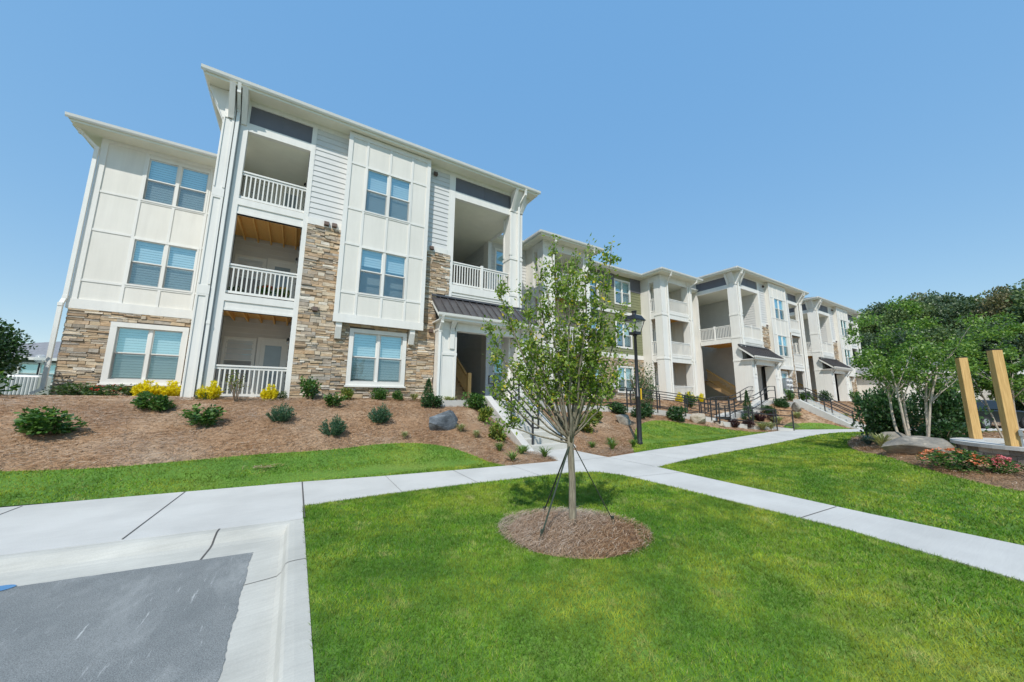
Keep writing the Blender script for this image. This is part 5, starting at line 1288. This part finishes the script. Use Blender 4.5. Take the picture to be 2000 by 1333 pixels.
# ------------------------------------------------------------------ trees
def limb(mb, p, d, L, r0, r1, seg=6, wob=.12, lift=0.0):
    pts = [Vector(p)]; d = Vector(d).normalized()
    for i in range(seg):
        d = (d + Vector((rnd.uniform(-wob, wob), rnd.uniform(-wob, wob), rnd.uniform(-wob, wob) + lift))).normalized(); pts.append(pts[-1] + d * L / seg)
    rad = [r0 + (r1 - r0) * i / seg for i in range(seg + 1)]; mb.tube(pts, rad, 6 if r0 > .02 else 4); return pts
TXY = (3.06, 3.57); tz = -1.52
yt = thing('young_tree', (TXY[0], TXY[1], tz), 'slim staked young tree with airy upright crown in the round mulch ring', 'tree')
tr = MB(); tp = [(TXY[0], TXY[1], tz - .1), (TXY[0] + .004, TXY[1], tz + .0), (TXY[0] + .01, TXY[1], tz + .5), (TXY[0] - .005, TXY[1] + .01, tz + .9), (TXY[0], TXY[1], tz + 1.1)]
tr.tube(tp, [.056, .048, .042, .041, .05], 10)
camdir = Vector((.65, .76, 0)); side = Vector((.76, -.65, 0))
branches = MB(); LP = []; LD = []
def leafy(pts, a, n, sp, drop=0):
    m_ = len(pts) - 1
    for _ in range(n):
        t = rnd.uniform(a, 1) * m_; i = min(int(t), m_ - 1); f = t - i; q = pts[i].lerp(pts[i + 1], f); d = (pts[i + 1] - pts[i]).normalized()
        LP.append(q + Vector((rnd.gauss(0, sp), rnd.gauss(0, sp), rnd.gauss(0, sp)))); LD.append(d)
tips = [(-.19, 3.72), (-.08, 3.4), (.12, 3.6), (.30, 3.35), (.62, 3.45), (.50, 3.0), (-.38, 3.2), (-.62, 3.05), (-.86, 3.05), (-.75, 2.6), (.40, 3.15), (.80, 2.65), (-.95, 2.45), (-1.0, 2.1), (.72, 2.1), (-.50, 2.7),
        (0, 3.1), (.2, 2.8), (-.25, 2.9), (.62, 1.75), (-.9, 1.62), (-.68, 1.9), (.52, 2.5), (-.45, 2.2), (.35, 2.1), (-.95, 1.25)]
tips = [(a * (1.1 if a < 0 else .88), z * 1.02) for a, z in tips]
for i, (sx, zt_) in enumerate(tips):
    dp = rnd.uniform(-.55, .55) * (1.0 if abs(sx) < .5 else .7); st = Vector((TXY[0], TXY[1], tz + rnd.uniform(.92, 1.12)))
    end = Vector((TXY[0], TXY[1], tz)) + side * sx + camdir * dp + Vector((0, 0, zt_)); out = Vector((end.x - st.x, end.y - st.y, 0)); n = 10; pts = []
    for k in range(n + 1):
        t = k / n; q = st + out * (1 - (1 - t) ** 1.3) + Vector((0, 0, (end.z - st.z) * t ** 1.15))
        pts.append(q + Vector((rnd.gauss(0, .014), rnd.gauss(0, .014), 0)) * min(1, k))
    r0 = .022 if zt_ > 2.3 else .014; branches.tube(pts, [r0 + (.003 - r0) * k / n for k in range(n + 1)], 5)
    big = zt_ / 3.5; leafy(pts, .30 if zt_ > 2 else .55, int(185 * big), .045)
    for j in range(int(13 * big)):
        k = rnd.randint(3 if zt_ > 2 else 6, 9); b = rnd.uniform(0, 6.28)
        q = limb(branches, pts[k], (math.cos(b) * .55, math.sin(b) * .55, rnd.uniform(.35, 1.2)), rnd.uniform(.18, .5) * (1.15 - k / 14), .006, .0018, 4, .15, .05); leafy(q, .1, 31, .03)
LP = np.array([tuple(p) for p in LP]) - np.array([TXY[0], TXY[1], tz]); LD = np.array([tuple(d) for d in LD])
V = leaf_quads(LP, .056, .015, LD, .25, -.1)
tro = tr.build('trunk', M['bark'], yt, True); branches.build('branch', M['bark'], tro, True); link('crown', npmesh('crown', V, Fq(V), M['lf_elm']), yt)
for px_, py_, lb in ((2.52, 3.48, 'left front'), (3.10, 4.22, 'back'), (3.62, 3.42, 'right'),):
    pz = ring_z(px_, py_); o = thing('guy_strap', (px_, py_, pz), 'dark green strap staking the young tree to the %s anchor' % lb, 'tree strap', 'straps staking the young tree')
    m = MB(); m.bar((px_, py_, pz + .02), (TXY[0], TXY[1], tz + .98), .022, .006); m.build('strap', M['strap'], o)
    m = MB(); m.box(px_ - .022, px_ + .022, py_ - .022, py_ + .022, pz - .02, pz + .02); m.bar((px_, py_, pz - .05), (px_ + .03 * (TXY[0] - px_), py_ + .03 * (TXY[1] - py_), pz + .10), .025); m.build('anchor', M['strap'], o)

# crape myrtle at right
def multi_tree(name, x, y, trunks, h, r, label, nleaf, leaf, m, lsize, zc=.68, group=None, barkm='barkpale', zf=H, tr=.05, hz=.42):
    z = zf(x, y); o = thing(name, (x, y, z), label, 'tree', group); t = MB(); C = []
    for i in range(trunks):
        a = 6.28 * i / trunks + .5; b = Vector((x + .20 * math.cos(a) * r, y + .20 * math.sin(a) * r, z - .05))
        pts = limb(t, b, (.20 * math.cos(a), .20 * math.sin(a), 1), h * .55, tr, tr * .6, 7, .07, .03)
        for j in range(5):
            c = rnd.uniform(0, 6.28); q = limb(t, pts[rnd.randint(4, 7)], (math.cos(c) * .6, math.sin(c) * .6, rnd.uniform(.6, 1.4)), h * rnd.uniform(.2, .36), tr * .5, tr * .12, 6, .16); C.append(q[-1]); C.append(q[3])
    t.build('trunk', M[barkm], o, True)
    C = np.array([tuple(c) for c in C]) - np.array([x, y, z]); k = len(C); extra = unit(30) * np.array([r, r, h * (1 - zc) * 1.15]) * rng.uniform(.55, 1, (30, 1)) + np.array([0, 0, h * zc]); C = np.concatenate([C, extra])
    i = rng.integers(0, len(C), nleaf); d = unit(nleaf); R = rng.uniform(.08, .22, len(C)) * r * 1.5; P = C[i] + d * (R[i] * rng.uniform(.3, 1, nleaf))[:, None] * np.array([1, 1, .7])
    k = P[:, 2] > h * hz * rng.uniform(.72, 1.18, len(P)); V = leaf_quads(P[k], lsize, lsize * .3, d[k], .35, -.1); link('crown', npmesh('crown', V, Fq(V), M[m]), o)
multi_tree('crape_myrtle', 15.2, 2.9, 5, 4.25, 1.3, 'multi trunk crape myrtle with pale trunks rising behind the flat rock', 11500, .09, 'lf_myrtle', .085, .72, 'crape myrtles', tr=.036, hz=.47)
multi_tree('crape_myrtle', 19.5, 1.55, 4, 3.9, 1.0, 'second crape myrtle behind the two wooden posts', 8000, .09, 'lf_myrtle', .09, .72, 'crape myrtles', tr=.03, hz=.36)

# tall dark bush at the left edge
x, y = -7.42, 15.0
o = thing('evergreen_bush', (x, y, H(x, y)), 'tall dense dark evergreen bush at the left edge beside the wing', 'bush')
P, d = blob_pts(16000, 60, 1.0, 1.0, 1.35, 1.25, .44, .45); V = leaf_quads(P, .085, .028, d, .4, .1); link('foliage', npmesh('foliage', V, Fq(V), M['lf_dark']), o)
m = MB()
for i in range(5): limb(m, (x + rnd.uniform(-.2, .2), y + rnd.uniform(-.2, .2), H(x, y) - .1), (rnd.uniform(-.4, .4), rnd.uniform(-.4, .4), 1), 1.8, .04, .01)
m.build('stem', M['barkdark'], o)

# wood on the hill behind: every tree its own object, crowns of leaf clumps
def crown_mesh(kind, n, k, m, ls, lump=.42):
    P, d = blob_pts(n, k, 1, 1, 1, 0, lump, .6, False); s = rng.uniform(.7, 1.3, len(P)); V = leaf_quads(P, ls, ls * .42, d, .45, .1); return npmesh('crown', V, Fq(V), M[m])
CR = {'dark': [crown_mesh('dark', 11000, 70, 'lf_wood1', .075, .34) for _ in range(2)], 'mid': [crown_mesh('mid', 11000, 64, 'lf_wood2', .075, .34) for _ in range(2)], 'brown': [crown_mesh('brown', 9000, 56, 'lf_wood3', .075, .34)]}
def tmesh():
    t = MB(); limb(t, (0, 0, -.6), (0, 0, 1), 8, .28, .14, 6, .04)
    for i in range(6): limb(t, (0, 0, 4 + i * .6), (rnd.uniform(-1, 1), rnd.uniform(-1, 1), 1), 4, .12, .03, 5, .12)
    me = bpy.data.meshes.new('trunk'); me.from_pydata(t.v, [], t.f); me.materials.append(M['barkdark']); return me
TM = [tmesh(), tmesh()]
def wood_tree(az, dist, rtop, kind, r, label, low=.30):
    rtop *= (1 - .30 * sm(77, 87, az)) * (1 + .035 * math.sin(az * 5.3)); r *= .9
    """tree on a bearing (degrees from +Y) and at a distance; rtop = height of its top above the camera"""
    a = math.radians(az); x, y = dist * math.sin(a), dist * math.cos(a); z = HH(x, y); h = max(5, rtop - z)
    o = thing('wood_tree', (x, y, z), label, 'tree', 'trees of the wood on the hill'); t = link('trunk', rnd.choice(TM), o); t.scale = (h / 14, h / 14, h / 12)
    c = link('crown', rnd.choice(CR[kind]), o); hz = h * (1 - low) / 2; c.scale = (r, r, hz * 1.02); c.location.z = h - hz; c.rotation_euler.z = rnd.uniform(0, 6.28)
ws = [(76.2, 88, 15.5, 'mid', 4.2, 'light green tree just right of the second building'), (78.2, 92, 18.5, 'dark', 4.5, 'tall dark tree with a pointed top right of the second building'), (79.9, 84, 17.2, 'mid', 4.5, 'green rounded tree left of the brownish tree on the hill'),
      (80.9, 96, 21.0, 'brown', 4.6, 'brownish green tree in the middle of the hill wood'), (82.2, 90, 21.5, 'dark', 5.0, 'broad dark tree behind the left wooden post'), (83.6, 84, 20.4, 'dark', 4.6, 'dark oak between the two wooden posts'),
      (84.9, 92, 23.5, 'mid', 5.0, 'tall green tree behind the right wooden post'), (85.9, 82, 22.0, 'brown', 3.6, 'yellow brown topped tree near the right edge'), (87.2, 86, 25.0, 'dark', 5.2, 'tallest dark tree at the right edge of the photo'), (89.0, 80, 23.5, 'mid', 5.0, 'green tree running out of the right edge'),
      (77.2, 76, 10.5, 'dark', 4.0, 'lower dark tree behind the crape myrtle crown'), (80.0, 74, 11.5, 'dark', 4.4, 'lower dark tree in front of the brownish tree'), (82.6, 72, 12.5, 'mid', 4.4, 'lower green tree behind the left wooden post'), (85.2, 70, 13.5, 'dark', 4.4, 'lower dark tree behind the right wooden post'), (87.6, 70, 14.5, 'dark', 4.8, 'lower dark tree at the right edge'),
      (75.0, 100, 14.2, 'dark', 4.5, 'tree top peeping over the far roof end')]
for w in ws: wood_tree(*w[:5], w[5])
us = thing('undergrowth', (66, 8, HH(66, 8)), None, None); bpy.data.objects.remove(us)
P = np.stack([rng.uniform(60, 74, 16000), rng.uniform(-12, 26, 16000), rng.uniform(0, 1, 16000) ** .7], 1); P[:, 2] = np.vectorize(HH)(P[:, 0], P[:, 1]) + P[:, 2] * (2.6 + 1.0 * np.sin(P[:, 1] * .9)); V = leaf_quads(P, .75, .3, None, 0)
tag(link('undergrowth', npmesh('undergrowth', V, Fq(V), M['lf_wood1'])), 'dark undergrowth along the foot of the hill wood', 'undergrowth', kind='stuff')

# ------------------------------------------------------------------ round seat wall with two wooden posts
pc = (14.0, .6); zb = -1.36; zt = -.90
o = thing('seat_wall', (pc[0], pc[1], zb), 'round stone seat wall with a pale cap at the right edge', 'seat wall')
m = MB(); mm = MB()
for row in range(4):
    n = 34; off = row * .5 + rnd.random()
    for i in range(n):
        a0 = 6.2832 * (i + off) / n; a1 = a0 + 6.2832 / n - .008; za = zb - .1 + row * .125; zc = za + .118; R = 1.38 + rnd.uniform(-.015, .02)
        for (ra, rb) in ((R, R - .2),):
            c = [(pc[0] + r_ * math.cos(t), pc[1] + r_ * math.sin(t), z) for z in (za, zc) for r_, t in ((ra, a0), (ra, a1), (rb, a1), (rb, a0))]
            m.hexa([c[3], c[2], c[1], c[0], c[7], c[6], c[5], c[4]])
m.fix = True; m.build('stone_wall', M['seatstone'], o)
def ringm(mb, r0, r1, za, zb_, n=48):
    for i in range(n):
        a, b = 6.2832 * i / n, 6.2832 * (i + 1) / n; P4 = lambda r, t, z: (pc[0] + r * math.cos(t), pc[1] + r * math.sin(t), z)
        mb.quad(P4(r1, a, zb_), P4(r1, b, zb_), P4(r0, b, zb_), P4(r0, a, zb_)); mb.quad(P4(r1, a, za), P4(r1, b, za), P4(r1, b, zb_), P4(r1, a, zb_)); mb.quad(P4(r0, b, za), P4(r0, a, za), P4(r0, a, zb_), P4(r0, b, zb_)); mb.quad(P4(r0, a, za), P4(r0, b, za), P4(r1, b, za), P4(r1, a, za))
    mb.fix = True
c = MB(); ringm(c, .95, 1.46, zt - .075, zt); c.build('cap', M['concrete'], o)
c = MB(); ringm(c, .99, 1.16, zb - .1, zt - .08); c.build('inner_wall', M['seatstone'], o)
c = MB(); ringm(c, .0, .97, zb - .2, zb + .16, 32); c.build('gravel_fill', M['curb'], o)
for (x, y, lb) in ((12.82, 1.06, 'thick golden wooden post with an outlet box, at the right edge'), (14.45, 1.72, 'golden wooden post left of the thicker looking one')):
    q = thing('wooden_post', (x, y, zt), lb, 'wooden post', 'wooden posts on the seat wall'); a = .62
    ca, sa = math.cos(a), math.sin(a)
    def sq(w, z0, z1): 
        pts = [(x + ca * u - sa * v, y + sa * u + ca * v) for u, v in ((-w, -w), (w, -w), (w, w), (-w, w))]; return [(*p_, z0) for p_ in pts] + [(*p_, z1) for p_ in pts]
    b = MB(); b.hexa(sq(.078, zt, zt + 2.0)); b.build('post', M['post'], q, bevel=.008)
    b = MB(); b.hexa(sq(.082, zt + 2.003, zt + 2.022)); b.build('post_cap', M['black'], q)
    if x < 13:
        b = MB(); b.box(x - .10, x - .02, y - .145, y - .10, zt + .22, zt + .34); b.bar((x - .06, y - .12, zt + .22), (x - .06, y - .12, zt), .025); b.build('outlet_box', M['metal'], q)

# ------------------------------------------------------------------ far things
def condenser(x, y, z, s, label):
    o = thing('air_conditioner', (x, y, z), label, 'air conditioner'); m = MB(); m.box(x - s / 2, x + s / 2, y - s / 2, y + s / 2, z, z + .72); m.build('casing', M['white2'], o, bevel=.05)
    r = MB(); n = 9
    for i in range(n):
        xx = x - s / 2 + s * (i + .5) / n; r.box(xx - .02, xx + .02, y - s / 2 - .02, y - s / 2, z + .06, z + .66)
    r.build('rib', M['metal'], o); r = MB(); r.lathe((x, y, z + .72), [(s * .42, 0), (s * .42, .03)], 16); r.build('fan_grille', M['metal'], o)
condenser(-8.05, 19.6, -.15, .78, 'white ribbed air conditioner unit left of the wing corner')
def house(x0, x1, y0, y1, z, h, wm, label, hip=.45, wins=(), garage=(), face='y'):
    o = thing('house', ((x0 + x1) / 2, (y0 + y1) / 2, z), label, 'house', 'houses in the background'); m = MB(); m.box(x0, x1, y0, y1, z - .5, z + h); m.build('wall', M[wm], o)
    r = MB(); ov = .5; hw = min(x1 - x0, y1 - y0) / 2 + ov; zr = z + h + hip * hw
    c = [(x0 - ov, y0 - ov, z + h), (x1 + ov, y0 - ov, z + h), (x1 + ov, y1 + ov, z + h), (x0 - ov, y1 + ov, z + h)]
    if x1 - x0 > y1 - y0: A, Bq = (x0 - ov + hw, (y0 + y1) / 2, zr), (x1 + ov - hw, (y0 + y1) / 2, zr); fs = [(0, 1, 5, 4), (1, 2, 5), (2, 3, 4, 5), (3, 0, 4), (3, 2, 1, 0)]
    else: A, Bq = ((x0 + x1) / 2, y0 - ov + hw, zr), ((x0 + x1) / 2, y1 + ov - hw, zr); fs = [(0, 1, 4), (1, 2, 5, 4), (2, 3, 5), (3, 0, 4, 5), (3, 2, 1, 0)]
    n = len(r.v); r.v += c + [A, Bq]; r.f += fs; r.fix = True; ro = r.build('roof', M['greyroof'], o)
    f = MB(); f.box(x0 - ov, x1 + ov, y0 - ov - .02, y0 - ov + .04, z + h - .2, z + h + .02); f.box(x0 - ov - .02, x0 - ov + .04, y0 - ov, y1 + ov, z + h - .2, z + h + .015); f.build('fascia', M['white'], ro)
    for (a, b, c_, d) in wins:
        if face == 'y': window(o, a, b, z + c_, z + d, y0 - .14, .12, True, (.7, .9), 1, .04)
    for (a, b, hh) in garage:
        g = MB(); g.box(x0 - .05, x0 + .01, a, b, z, z + hh)
        for k in range(4): g.box(x0 - .065, x0 - .05, a + .08, b - .08, z + hh * k / 4 + .05, z + hh * (k + 1) / 4 - .05)
        g.build('garage_door', M['white'], o)
    return o
M['greyroof'] = flat('grey_shingle', (0.24, 0.24, 0.25), .85, var=.25, sc=6, bmp=.4)
M['greenwall'] = flat('sage_siding', (0.22, 0.25, 0.22), .6, var=.05)
house(-24, -13.5, 44, 56, -.2, 2.9, 'greenwall', 'grey roofed sage house far behind the air conditioner', .34, [(-18.6, -16.6, .9, 2.4)])
house(50, 60, 5.5, 14, -1.5, 4.2, 'panel', 'cream garage house behind the left laurel bush', .4, (), [(6.4, 8.9, 2.3), (10, 12.5, 2.3)])
house(52, 62, -7.5, 3.0, -1.5, 4.0, 'panel', 'cream garage house behind the wooden posts', .4, (), [(-6.5, -4.0, 2.3), (-.8, 1.7, 2.3)])
dr = sheet('driveway', [(36, -4), (49, -9), (49.9, 12), (43, 6)], M['concrete'], .03, 2, H)
# globe lamp far left
o = thing('globe_lamp', (-16.1, 40, -.25), 'globe lamp on a thin black pole in front of the sage house', 'street lamp'); m = MB(); m.lathe((-16.1, 40, -.25), [(.06, 0), (.045, 2.3), (.1, 2.35)], 8); m.build('pole', M['black'], o)
m = MB(); m.lathe((-16.1, 40, 2.1), [(.12, 0), (.26, .14), (.32, .32), (.26, .5), (.1, .62)], 12); m.build('globe', M['lampglass'], o, True)
# dark car behind the laurel bushes
def car(x, y, z, rot, label):
    o = thing('parked_car', (x, y, z), label, 'car'); o.rotation_euler.z = rot
    def add(name, mb, m, par=None, bev=0, smooth=False):
        me = bpy.data.meshes.new(name); me.from_pydata(mb.v, [], mb.f); me.materials.append(m); bm = bmesh.new(); bm.from_mesh(me); bmesh.ops.recalc_face_normals(bm, faces=bm.faces); bm.to_mesh(me); bm.free()
        ob = link(name, me, par or o)
        if bev: md = ob.modifiers.new('b', 'BEVEL'); md.width = bev; md.segments = 3
        return ob
    b = MB(); b.prism([(-2.35, .35), (-2.4, .75), (-2.25, .98), (-1.1, 1.08), (-.9, 1.08), (2.2, 1.12), (2.35, .9), (2.35, .35)], 'y', -.92, .92)
    bo = add('body', b, M['carpaint'], None, .08)
    c = MB(); n = len(c.v); c.v += [(-1.15, -.86, 1.08), (2.2, -.86, 1.1), (2.2, .86, 1.1), (-1.15, .86, 1.08), (-.35, -.66, 1.68), (1.85, -.68, 1.70), (1.85, .68, 1.70), (-.35, .66, 1.68)]
    c.f += [(3, 2, 1, 0), (4, 5, 6, 7), (0, 1, 5, 4), (1, 2, 6, 5), (2, 3, 7, 6), (3, 0, 4, 7)]; add('cabin', c, M['carpaint'], None, .06)
    g = MB(); 
    for s in (-1, 1): g.hexa([(-.85, s * .865, 1.14), (2.0, s * .865, 1.16), (2.0, s * .80, 1.16), (-.85, s * .80, 1.14), (-.25, s * .70, 1.6), (1.75, s * .71, 1.61), (1.75, s * .6, 1.61), (-.25, s * .6, 1.6)])
    g.hexa([(2.20, -.7, 1.18), (2.215, .7, 1.18), (2.1, .7, 1.18), (2.1, -.7, 1.18), (1.91, -.6, 1.62), (1.91, .6, 1.62), (1.8, .6, 1.62), (1.8, -.6, 1.62)]); add('window', g, M['carglass'])
    for sx in (-1.45, 1.45):
        for s in (-1, 1):
            w = MB(); w.tube([(sx, s * .74, .35), (sx, s * .95, .35)], .35, 20); wo = add('wheel', w, M['rubber']); r = MB(); r.tube([(sx, s * .945, .35), (sx, s * .965, .35)], .22, 12); add('rim', r, M['metal'], wo)
    for s in (-1, 1):
        t = MB(); t.box(2.3, 2.37, min(s * .62, s * .9), max(s * .62, s * .9), .82, 1.05); add('tail_light', t, M['taillight'])
    return o
car(37.5, 4.0, H(37.5, 4.0) + .02, math.radians(155), 'dark parked car with red tail light behind the laurel bushes')
# meter panel on the far block, hose-white box near the first tower
o = thing('meter_panel', (33.4, 12.9, .3), 'grey electric meter panel with round meters on the far block', 'meter panel'); m = MB(); m.box(33.0, 34.1, 12.72, 12.93, .1, 1.7); m.build('panel', M['metal'], o)
for i in range(4):
    for j in range(2): m = MB(); m.tube([(33.3 + .5 * j, 12.72, .4 + i * .36), (33.3 + .5 * j, 12.60, .4 + i * .36)], .11, 12); m.build('meter', M['white2'], o)
o = thing('utility_box', (17.5, 16.2, .1), 'white utility box on the stone wall between the balcony towers', 'utility box'); m = MB(); m.box(17.2, 17.75, 16.2, 16.43, .55, .95); m.build('box', M['white2'], o); m = MB(); m.box(17.3, 17.34, 16.34, 16.40, -.1, .55); m.box(17.5, 17.54, 16.34, 16.40, -.1, .55); m.build('conduit', M['black'], o)
# small dry needle patch on the lawn strip
V = needles(rng.normal(-.35, .14, 90), rng.normal(8.75, .07, 90), np.full(90, 0.) + H(-.35, 8.75) + .02, .18, .004, .05); tag(link('straw_patch', npmesh('straw_patch', V, Fq(V), M['straw'])), 'small patch of loose dry needles on the lawn strip', 'pine straw', kind='stuff')

# blue painted mark at the gutter, far left
me = bpy.data.meshes.new('paint_mark'); n = 20; V = [(-2.10 + .12 * math.cos(6.2832 * i / n), 5.28 + .07 * math.sin(6.2832 * i / n), -1.7215) for i in range(n)]; me.from_pydata(V, [], [tuple(range(n))]); me.materials.append(flat('blue_paint', (0.08, 0.22, 0.42), .6)); link('paint_mark', me)['kind'] = 'structure'
